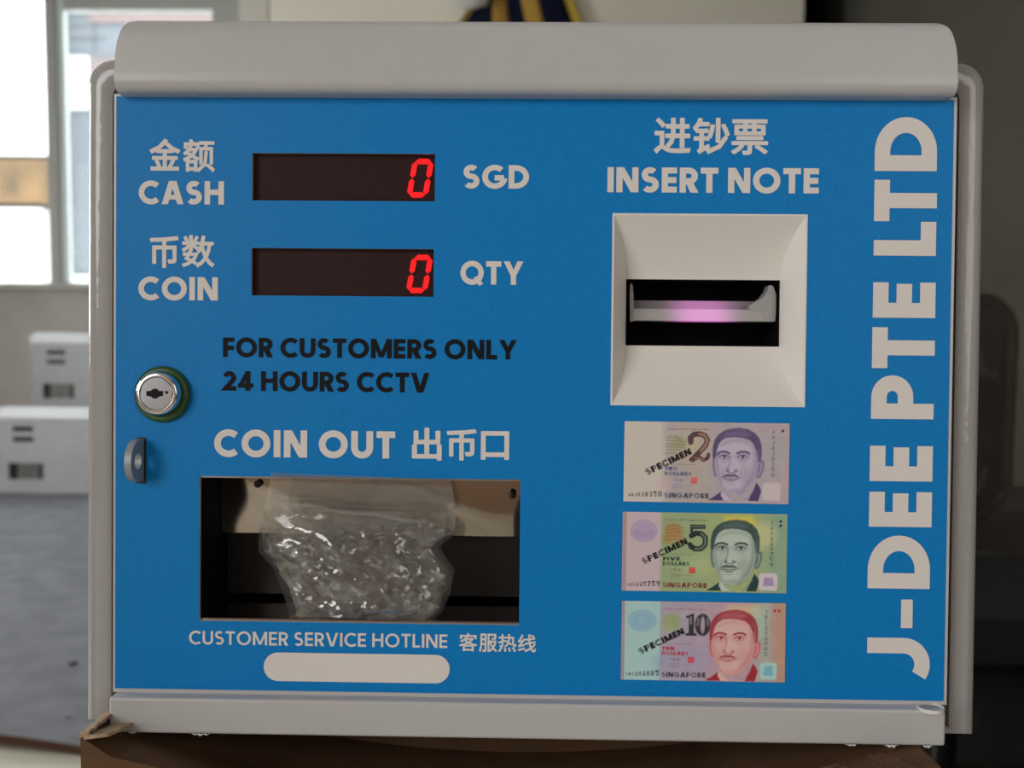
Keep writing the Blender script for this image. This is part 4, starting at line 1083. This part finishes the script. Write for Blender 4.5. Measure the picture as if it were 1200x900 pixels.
def common(p, pal, word, serial, oy):
    p.text('SINGAPORE', 262, 545, 484 + oy, 32, .27, pal['sing'], gap=.12)
    p.text(word, 262, 262 + 27 * len(word), 309 + oy, 23, .30, pal['word'], gap=.14)
    p.text('DOLLARS', 262, 432, 341 + oy, 24, .30, pal['word'], gap=.12)
    for k in range(12):
        p.seg([(280 + 23 * k, 46 + oy * .5 + 3 * math.sin(k)), (294 + 23 * k, 47 + oy * .5)], 5 + 2 * (k % 3 == 1), pal['line'], .75)
    p.seg([(262, 270 + oy), (300, 270 + oy), (452, 270 + oy)], 4, pal['line'], .6)
    p.poly([(430, 352 + oy), (470, 352 + oy), (470, 390 + oy), (430, 390 + oy)], pal['seal'], 3)
    p.seg([(438, 364 + oy), (462, 364 + oy)], 2, (215, 180, 175), .6); p.seg([(438, 377 + oy), (462, 377 + oy)], 2, (215, 180, 175), .6)
    p.seg([(315, 372 + oy), (345, 358 + oy), (335, 378 + oy), (372, 362 + oy), (360, 376 + oy), (382, 372 + oy)], 4, pal['sign'], .85)
    for k in range(3): p.seg([(312, 396 + oy + 10 * k), (372 + (70 if k == 1 else 0), 396 + oy + 10 * k)], 4, pal['sign'], .6)
    n = len(serial); x = 32.0
    for i, ch_ in enumerate(serial):
        c_ = 17 + 20 * i / (n - 1); w_ = 11 + 13 * i / (n - 1)
        p.text(ch_, x, x + w_, 478 + oy, c_, .24, (35, 36, 40)); x += w_ + 7
    p.vtext(serial, 952 + (pal.get('vx', 0)), 40 + oy * .3, 345 + oy * .4, 26, .18, pal['vser'], .85)

def specimen(p, oy=0, ox=0):
    p.text('SPECIMEN', 150 + ox, 468 + ox, 344 + oy, 42, .30, (16, 15, 17), ang=26.5, gap=.09)

def note_two():
    p = Paint((176, 170, 164))
    p.gradx(225, 300, (158, 150, 150)); p.gradx(480, 700, (160, 147, 158), .8); p.gradx(860, 1055, (165, 146, 152), .9)
    waves(p, 240, 1055, (128, 128, 138), .28); waves(p, 380, 560, (165, 150, 100), .18, .03)
    p.ell(420, 160, 120, 120, (170, 160, 120), 60, .35); p.ell(960, 200, 60, 120, (140, 155, 150), 50, .45)
    p.ell(250, 400, 50, 40, (185, 150, 160), 25, .5)
    for r_ in (30, 42, 52): p.ring(120, 125, r_ * 1.4, r_, 3, (165, 160, 165), .35)
    for k in range(6): p.seg([(270, 100 + 20 * k), (330, 92 + 22 * k + 6 * math.sin(k)), (392 - 8 * (k - 2) ** 2, 112 + 17 * k)], 9, (122, 122, 88), .8)
    p.ell(350, 130, 46, 40, (128, 126, 92), 14, .55)
    D, L2 = (78, 58, 62), (150, 110, 98)
    cv = [(425, 128), (422, 100), (445, 78), (480, 74), (515, 84), (532, 112), (520, 148), (490, 182), (455, 218), (440, 238)]
    p.seg(cv, 34, D); p.seg([(440, 236), (480, 222), (510, 240), (535, 226), (540, 205)], 24, D); p.ell(433, 238, 18, 14, D)
    p.seg(cv[3:8], 15, L2, .85); p.seg([(455, 228), (485, 230), (512, 238)], 8, L2, .8); p.ell(431, 118, 14, 14, D)
    portrait(p, (72, 56, 98), (118, 104, 136), (166, 158, 174), shade=(128, 114, 146))
    pal = dict(sing=(44, 62, 88), word=(66, 72, 116), line=(96, 76, 90), seal=(196, 74, 78), sign=(72, 96, 140), vser=(74, 70, 86))
    common(p, pal, 'TWO', '4HJ838350', 0)
    p.poly([(900, 380), (992, 378), (1004, 392), (1002, 482), (990, 492), (896, 490), (886, 478), (888, 394)], (176, 166, 170), 5)
    p.ell(1012, 48, 9, 9, (40, 26, 52), 3)
    specimen(p)
    return p.a
def note_five():
    p = Paint((172, 156, 164))
    p.gradx(232, 262, (134, 150, 114)); p.gradx(420, 640, (148, 158, 104), .75); p.gradx(840, 990, (124, 148, 128), .95)
    p.poly([(0, 0), (26, 0), (26, 512), (0, 512)], (152, 128, 128), 4)
    waves(p, 250, 1055, (110, 140, 110), .3)
    p.poly([(650, 20), (830, 16), (860, 80), (840, 110), (640, 80)], (186, 176, 70), 16, .8)
    p.ell(905, 140, 80, 80, (176, 176, 136), 30, .7); p.ell(480, 340, 110, 60, (160, 172, 130), 40, .5)
    for r_ in (34, 48, 60, 70): p.ring(137, 122, r_ * 1.18, r_, 7, (132, 116, 158), .6)
    p.ell(137, 122, 60, 50, (140, 124, 164), 16, .55)
    p.poly([(60, 120), (214, 120), (190, 170), (84, 170)], (136, 120, 160), 10, .5)
    p.ell(325, 115, 56, 48, (148, 108, 62), 12, .8); p.ell(290, 170, 36, 40, (140, 116, 66), 12, .75); p.ell(350, 160, 40, 40, (150, 120, 76), 12, .7)
    for k in range(5): p.seg([(275, 90 + 22 * k), (330, 82 + 22 * k), (392, 98 + 20 * k)], 6, (120, 86, 54), .6)
    D, L2 = (36, 44, 46), (104, 124, 104)
    p.poly([(433, 76), (532, 76), (530, 104), (452, 106), (452, 134), (436, 140)], D, 2.5)
    cv = [(442, 150), (470, 132), (505, 134), (532, 160), (530, 205), (505, 232), (468, 234), (440, 218)]
    p.seg(cv, 34, D); p.seg(cv[2:7], 12, L2, .7); p.seg([(446, 90), (520, 88)], 9, L2, .6); p.ell(434, 205, 16, 15, D)
    portrait(p, (34, 56, 62), (86, 108, 106), (160, 172, 162), oy=8, shade=(112, 134, 126))
    pal = dict(sing=(104, 40, 44), word=(30, 62, 50), line=(70, 80, 66), seal=(186, 52, 46), sign=(110, 84, 62), vser=(34, 44, 38), vx=4)
    common(p, pal, 'FIVE', '3AG225759', 2)
    p.poly([(892, 384), (984, 382), (998, 398), (996, 484), (982, 496), (890, 494), (878, 482), (880, 398)], (182, 172, 178), 5)
    p.poly([(912, 410), (966, 410), (976, 466), (904, 466)], (142, 126, 164), 5)
    for k in range(2): p.ell(1012, 48 + 27 * k, 9, 9, (20, 44, 48), 3)
    specimen(p, -2, -12)
    return p.a
def note_ten():
    p = Paint((146, 176, 178))
    p.gradx(236, 258, (150, 144, 160)); p.gradx(420, 640, (166, 140, 150), .8); p.gradx(820, 900, (146, 160, 146), .7); p.gradx(930, 1010, (168, 132, 108), .95)
    p.poly([(0, 0), (20, 0), (20, 512), (0, 512)], (148, 128, 132), 4)
    waves(p, 250, 1055, (140, 116, 136), .3); p.poly([(690, 20), (880, 14), (900, 60), (880, 90), (660, 60)], (188, 166, 120), 16, .7)
    p.poly([(830, 20), (940, 20), (940, 220), (860, 220)], (150, 176, 158), 16, .55)
    for r_ in (32, 46, 58, 68): p.ring(132, 126, r_ * 1.3, r_, 8, (104, 142, 172), .5)
    p.ell(132, 126, 80, 60, (112, 152, 176), 18, .6)
    p.ell(322, 130, 62, 56, (128, 146, 84), 16, .75); p.ell(300, 175, 40, 30, (140, 156, 110), 14, .6)
    p.ell(480, 360, 120, 70, (140, 128, 168), 50, .4); p.ell(260, 400, 60, 60, (120, 140, 170), 30, .4)
    D, L2 = (48, 44, 54), (128, 122, 132)
    p.poly([(415, 92), (436, 86), (456, 76), (466, 76), (466, 200), (484, 206), (484, 220), (412, 220), (412, 206), (432, 200), (432, 104), (416, 106)], D, 2.5)
    p.ell(522, 148, 50, 72, D, 3); p.ell(522, 148, 14, 54, (150, 134, 144), 3)
    p.seg([(446, 100), (446, 140)], 14, L2, .7); p.seg([(494, 110), (490, 150)], 14, L2, .6); p.seg([(552, 110), (556, 150)], 14, L2, .6)
    portrait(p, (136, 40, 52), (172, 100, 106), (186, 156, 152), oy=14, shade=(182, 124, 124))
    pal = dict(sing=(52, 44, 72), word=(150, 40, 58), line=(150, 60, 84), seal=(176, 54, 70), sign=(104, 76, 122), vser=(54, 74, 62), vx=-22)
    common(p, pal, 'TEN', '3BC202885', 6)
    p.poly([(908, 386), (990, 384), (1002, 398), (1000, 484), (988, 496), (906, 494), (894, 482), (896, 398)], (150, 182, 180), 5)
    p.poly([(922, 408), (974, 406), (980, 470), (914, 470)], (104, 158, 176), 5)
    for k in range(2): p.ell(984 + 29 * k, 50, 9, 9, (160, 30, 44), 3)
    specimen(p, 4, -26)
    return p.a

M_note = mat('printed_note', (.5, .5, .5), .5, spec=.3)
_nt = M_note.node_tree; _a = _nt.nodes.new('ShaderNodeVertexColor'); _a.layer_name = 'print'
_nt.links.new(_a.outputs['Color'], _nt.nodes['Principled BSDF'].inputs['Base Color'])
def note_mesh(img, corners, label):
    tl, tr, br, bl = [P(*q, -.0008) for q in corners]
    u = np.linspace(0, 1, NX)[None, :, None]; t = np.linspace(0, 1, NY)[:, None, None]
    A4 = [np.array(q)[None, None, :] for q in (tl, tr, br, bl)]
    pts = (A4[0] * (1 - u) + A4[1] * u) * (1 - t) + (A4[3] * (1 - u) + A4[2] * u) * t
    pts = pts.reshape(-1, 3)
    idx = np.arange(NX * NY).reshape(NY, NX)
    f = np.stack([idx[1:, :-1], idx[1:, 1:], idx[:-1, 1:], idx[:-1, :-1]], -1).reshape(-1, 4)
    me = bpy.data.meshes.new('banknote_picture')
    me.from_pydata(pts.tolist(), [], f.tolist())
    ca = me.color_attributes.new('print', 'FLOAT_COLOR', 'POINT')
    c4 = np.ones((NX * NY, 4), np.float32); c4[:, :3] = np.clip(img, 0, .86).reshape(-1, 3)
    ca.data.foreach_set('color', c4.ravel())
    me.materials.append(M_note); me.update()
    o = bpy.data.objects.new('banknote_picture', me); COL.objects.link(o); o.parent = coin; o['label'] = label
    return o
note_mesh(note_two(), ((732, 493.5), (925.5, 496.3), (924, 591), (730.5, 587.5)), 'printed picture of a purple 2 dollar note marked SPECIMEN')
note_mesh(note_five(), ((730, 599.7), (923, 602.5), (921.5, 695.5), (728.5, 692)), 'printed picture of a green 5 dollar note marked SPECIMEN')
note_mesh(note_ten(), ((729, 704), (921, 707), (919.7, 799.8), (727.5, 796.3)), 'printed picture of a red 10 dollar note marked SPECIMEN')

# ------------------------------------------------------------------ plastic bag hanging out of the outlet
ROOT3 = ROOT
bag = empty('plastic_bag', 'clear crumpled zip bag stuffed in the coin outlet', 'bag')
bag.matrix_world = ROOT
lft = [(554, 318), (570, 315), (587, 312), (607, 307), (627, 303), (647, 303), (665, 320), (690, 330), (710, 336), (728, 341)]
rgt = [(562, 528), (580, 531), (600, 534), (627, 533), (640, 515), (652, 522), (667, 533), (697, 527), (720, 517), (731, 497)]
def interp(tab, y):
    if y <= tab[0][0]: return tab[0][1]
    for (ya_, xa_), (yb_, xb_) in zip(tab, tab[1:]):
        if y <= yb_: return xa_ + (xb_ - xa_) * (y - ya_) / (yb_ - ya_)
    return tab[-1][1]
def crumple(x, z, seed, f1=55., a1=.004, f2=140., a2=.0015):
    """Creased film: straight folds crossing at random angles, bent a little by noise."""
    rnd = random.Random(int(seed * 10)); s_ = 0.0
    wx = noise.noise(Vector((x * 22, z * 22, seed))) * .012; wz = noise.noise(Vector((x * 22, z * 22, seed + 4))) * .012
    for k in range(7):
        t = rnd.uniform(0, PI); lam = rnd.uniform(.012, .045) * (1 if k < 4 else .4); ph = rnd.uniform(0, 1)
        u = ((x + wx) * math.cos(t) + (z + wz) * math.sin(t)) / lam + ph
        m_ = noise.noise(Vector((x * 30 + k * 5, z * 30, seed + k)))
        s_ += max(0.0, .35 + m_) * (abs((u % 1) * 2 - 1) - .5) * lam / .03
    return s_ * a1 * .9 + a2 * (1 - 2.2 * abs(noise.noise(Vector((x * f2, z * f2, seed)))))
def sheet(side, seed, n=56, a1=.004, a2=.0, depth=.017, y_in=.0, shrink=0.0, v0=0.0, jit=.42):
    mb_ = MB(); rnd = random.Random(int(seed * 100)); vv = []
    for j in range(n + 1):
        for i in range(n + 1):
            inner = 0 < i < n and 0 < j < n
            u = (i + (rnd.uniform(-jit, jit) if inner else 0)) / n
            v = v0 + (1 - v0) * (j + (rnd.uniform(-jit, jit) if inner else 0)) / n
            yl = 554 + (722.5 - 554) * v; yr = 562 + (727 - 562) * v
            py = yl + (yr - yl) * u
            xl, xr2 = interp(lft, yl), interp(rgt, yr)
            px = xl + (xr2 - xl) * (shrink + (1 - 2 * shrink) * u)
            yc = max(-.0035, -.0035 + .013 * min(1, max(0, (v - .06) / .4)))
            fill = min(1, max(0, (v - .20) / .3)); fill = fill * fill * (3 - 2 * fill)
            e = math.sin(PI * u) ** .55 * min(1, (1 - v) / .06 + .12)
            off = side * (depth * fill + .0006) * e
            P0 = P(px, py, yc + off)
            k = crumple(P0.x, P0.z, seed, a1=a1, a2=a2) * (.10 + .90 * fill) * min(1, e * 1.6)
            k += rnd.uniform(-1, 1) * .0004 * fill * min(1, e * 2)
            y = yc + off + k * (.8 if side else 1.5) + y_in
            if v < .08: y = min(y, -.0016)
            vv.append(tuple(P(px, py, min(y, .034))))
    f = []
    for j in range(n):
        for i in range(n):
            a_ = j * (n + 1) + i; q = (a_, a_ + 1, a_ + n + 2, a_ + n + 1)
            f += [(q[0], q[1], q[2]), (q[0], q[2], q[3])] if rnd.random() < .5 else [(q[0], q[1], q[3]), (q[1], q[2], q[3])]
    return mb_.add(vv, f)
front = sheet(-1, 2.3, n=46, a1=.0062).build('bag_front', M_bag, bag, smooth=True, angle=28)
back = sheet(.75, 8.8, n=34, a1=.006).build('bag_back', M_bag, bag, smooth=True, angle=28)
for k, (sd, dy) in enumerate(((13.1, -.007), (21.7, .001), (33.4, .009))):
    sheet(0, sd, n=36, a1=.0075, y_in=dy, shrink=.05 + .03 * k, v0=.24 + .05 * k).build('stuffed_film', M_film, bag, smooth=True, angle=30)
zp = MB(); M_zip = clear_mat('zip_strip', (.62, .63, .66), .16, .6, .2)
za1 = [P(312.5 + (500 - 312.5) * i / 20, 587.5 + (612 - 587.5) * i / 20 + 1.2 * math.sin(i * .8), -.0062) for i in range(21)]
zp.rings([[tuple(p + Vector((0, 0, .0011))) for p in za1], [tuple(p + Vector((0, -.0007, 0))) for p in za1], [tuple(p - Vector((0, 0, .0011))) for p in za1]], close=False)
zp.build('zip_strip', M_zip, bag, smooth=True)

# ------------------------------------------------------------------ cardboard box the machine stands on
box = empty('cardboard_box', 'brown cardboard box with a dented top under the blue coin machine', 'box', (0, .2, 0))
inv = Matrix.Translation(box.location).inverted()
YF_ = -.040
bx0, bx1 = WP(94, 862, YF_).x, WP(1103, 884, YF_).x
yb_ = .40
def top_z(x, y):                               # the machine's underside carried on, dented along the front
    q = ROOT @ Vector((x, 0, zb_b)); base = q.z + (y - q.y) * math.tan(LEAN) - .0012
    t = (x - bx0) / (bx1 - bx0)
    sag = .030 * math.sin(PI * min(1, max(0, t))) ** .55 if t > 0 else 0
    sag *= min(1, t / .2) ** .7 if t < .2 else (min(1, (1 - t) / .22) ** .8)
    k = 1 if y < .10 else max(0, 1 - (y - .10) / .04)
    sag *= 1 + .8 * min(1, max(0, (y - YF_) / .06))
    if y > YF_ + .02: sag = max(sag, 0)
    lift = .010 * max(0, 1 - t / .035) + .0 * max(0, (t - .97) / .03)
    return base - sag * k ** .8 + lift
mb_ = MB(); nxx = 80; ys_ = [YF_, -.036, -.03, -.024, -.018, -.012, -.004, .02, .05, .08, .10, .12, .14, .2, yb_]
rows = [[(bx0 + (bx1 - bx0) * i / nxx, y, top_z(bx0 + (bx1 - bx0) * i / nxx, y)) for i in range(nxx + 1)] for y in ys_]
def boxpart(mb_, name, m, **k):
    o = mb_.build(name, m, box, **k); o.matrix_parent_inverse = inv; return o
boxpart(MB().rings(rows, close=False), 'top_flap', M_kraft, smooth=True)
sd = MB()
fr_ = [[(p[0], p[1], p[2] * (1 - t)) for p in rows[0]] for t in (0, .05, .5, 1)]
sd.rings(fr_, close=False)
sd.rings([[(bx0, r[0][1], r[0][2] * (1 - t)) for r in rows] for t in (0, .5, 1)], close=False)
sd.rings([[(bx1, r[-1][1], r[-1][2] * (1 - t)) for r in rows] for t in (0, .5, 1)], close=False)
sd.rings([[(p[0], p[1], p[2] * (1 - t)) for p in rows[-1]] for t in (0, 1)], close=False)
sd.quad((bx0, YF_, .001), (bx1, YF_, .001), (bx1, yb_, .001), (bx0, yb_, .001))
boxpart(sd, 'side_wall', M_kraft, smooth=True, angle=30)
# torn, layered board edges at the front corners
def strip(p0, p1, w, h, name, m, seed, n=24):
    mb2 = MB(); rr = []
    p0, p1 = Vector(p0), Vector(p1)
    for i in range(n + 1):
        q = p0.lerp(p1, i / n); j1 = noise.noise(Vector((i * .5, seed, 0))) * h * .35; j2 = noise.noise(Vector((i * .7, seed, 5))) * w * .2
        rr.append([(q.x + j2, q.y, q.z + j1), (q.x + j2 + w, q.y + .002, q.z + h * .4 + j1), (q.x + j2 + w, q.y + .002, q.z + h * .4 + j1 - .0022), (q.x + j2, q.y, q.z + j1 - .0028)])
    mb2.rings(rr, True, True, True)
    return boxpart(mb2, name, m, smooth=True, angle=40)
cz = top_z(bx0, YF_)
strip((bx0 - .001, YF_ - .001, cz + .002), (bx0 + .001, .02, top_z(bx0, .02) + .003), .006, .003, 'torn_edge', M_kraft_edge, 1.0)
strip((bx0 + .002, YF_, cz + .001), (bx0 + .012, .02, top_z(bx0 + .012, .02) + .002), .014, .0015, 'torn_edge', M_kraft_edge, 4.0)
strip((bx1 - .05, YF_ - .0005, top_z(bx1 - .05, YF_) + .001), (bx1 - .062, -.010, top_z(bx1 - .062, -.010) + .001), .008, .004, 'torn_edge', M_kraft, 14.0)
strip((bx1 - .022, YF_ - .0005, top_z(bx1 - .022, YF_) + .001), (bx1 - .034, -.010, top_z(bx1 - .034, -.010) + .001), .008, .004, 'torn_edge', M_kraft, 19.0)
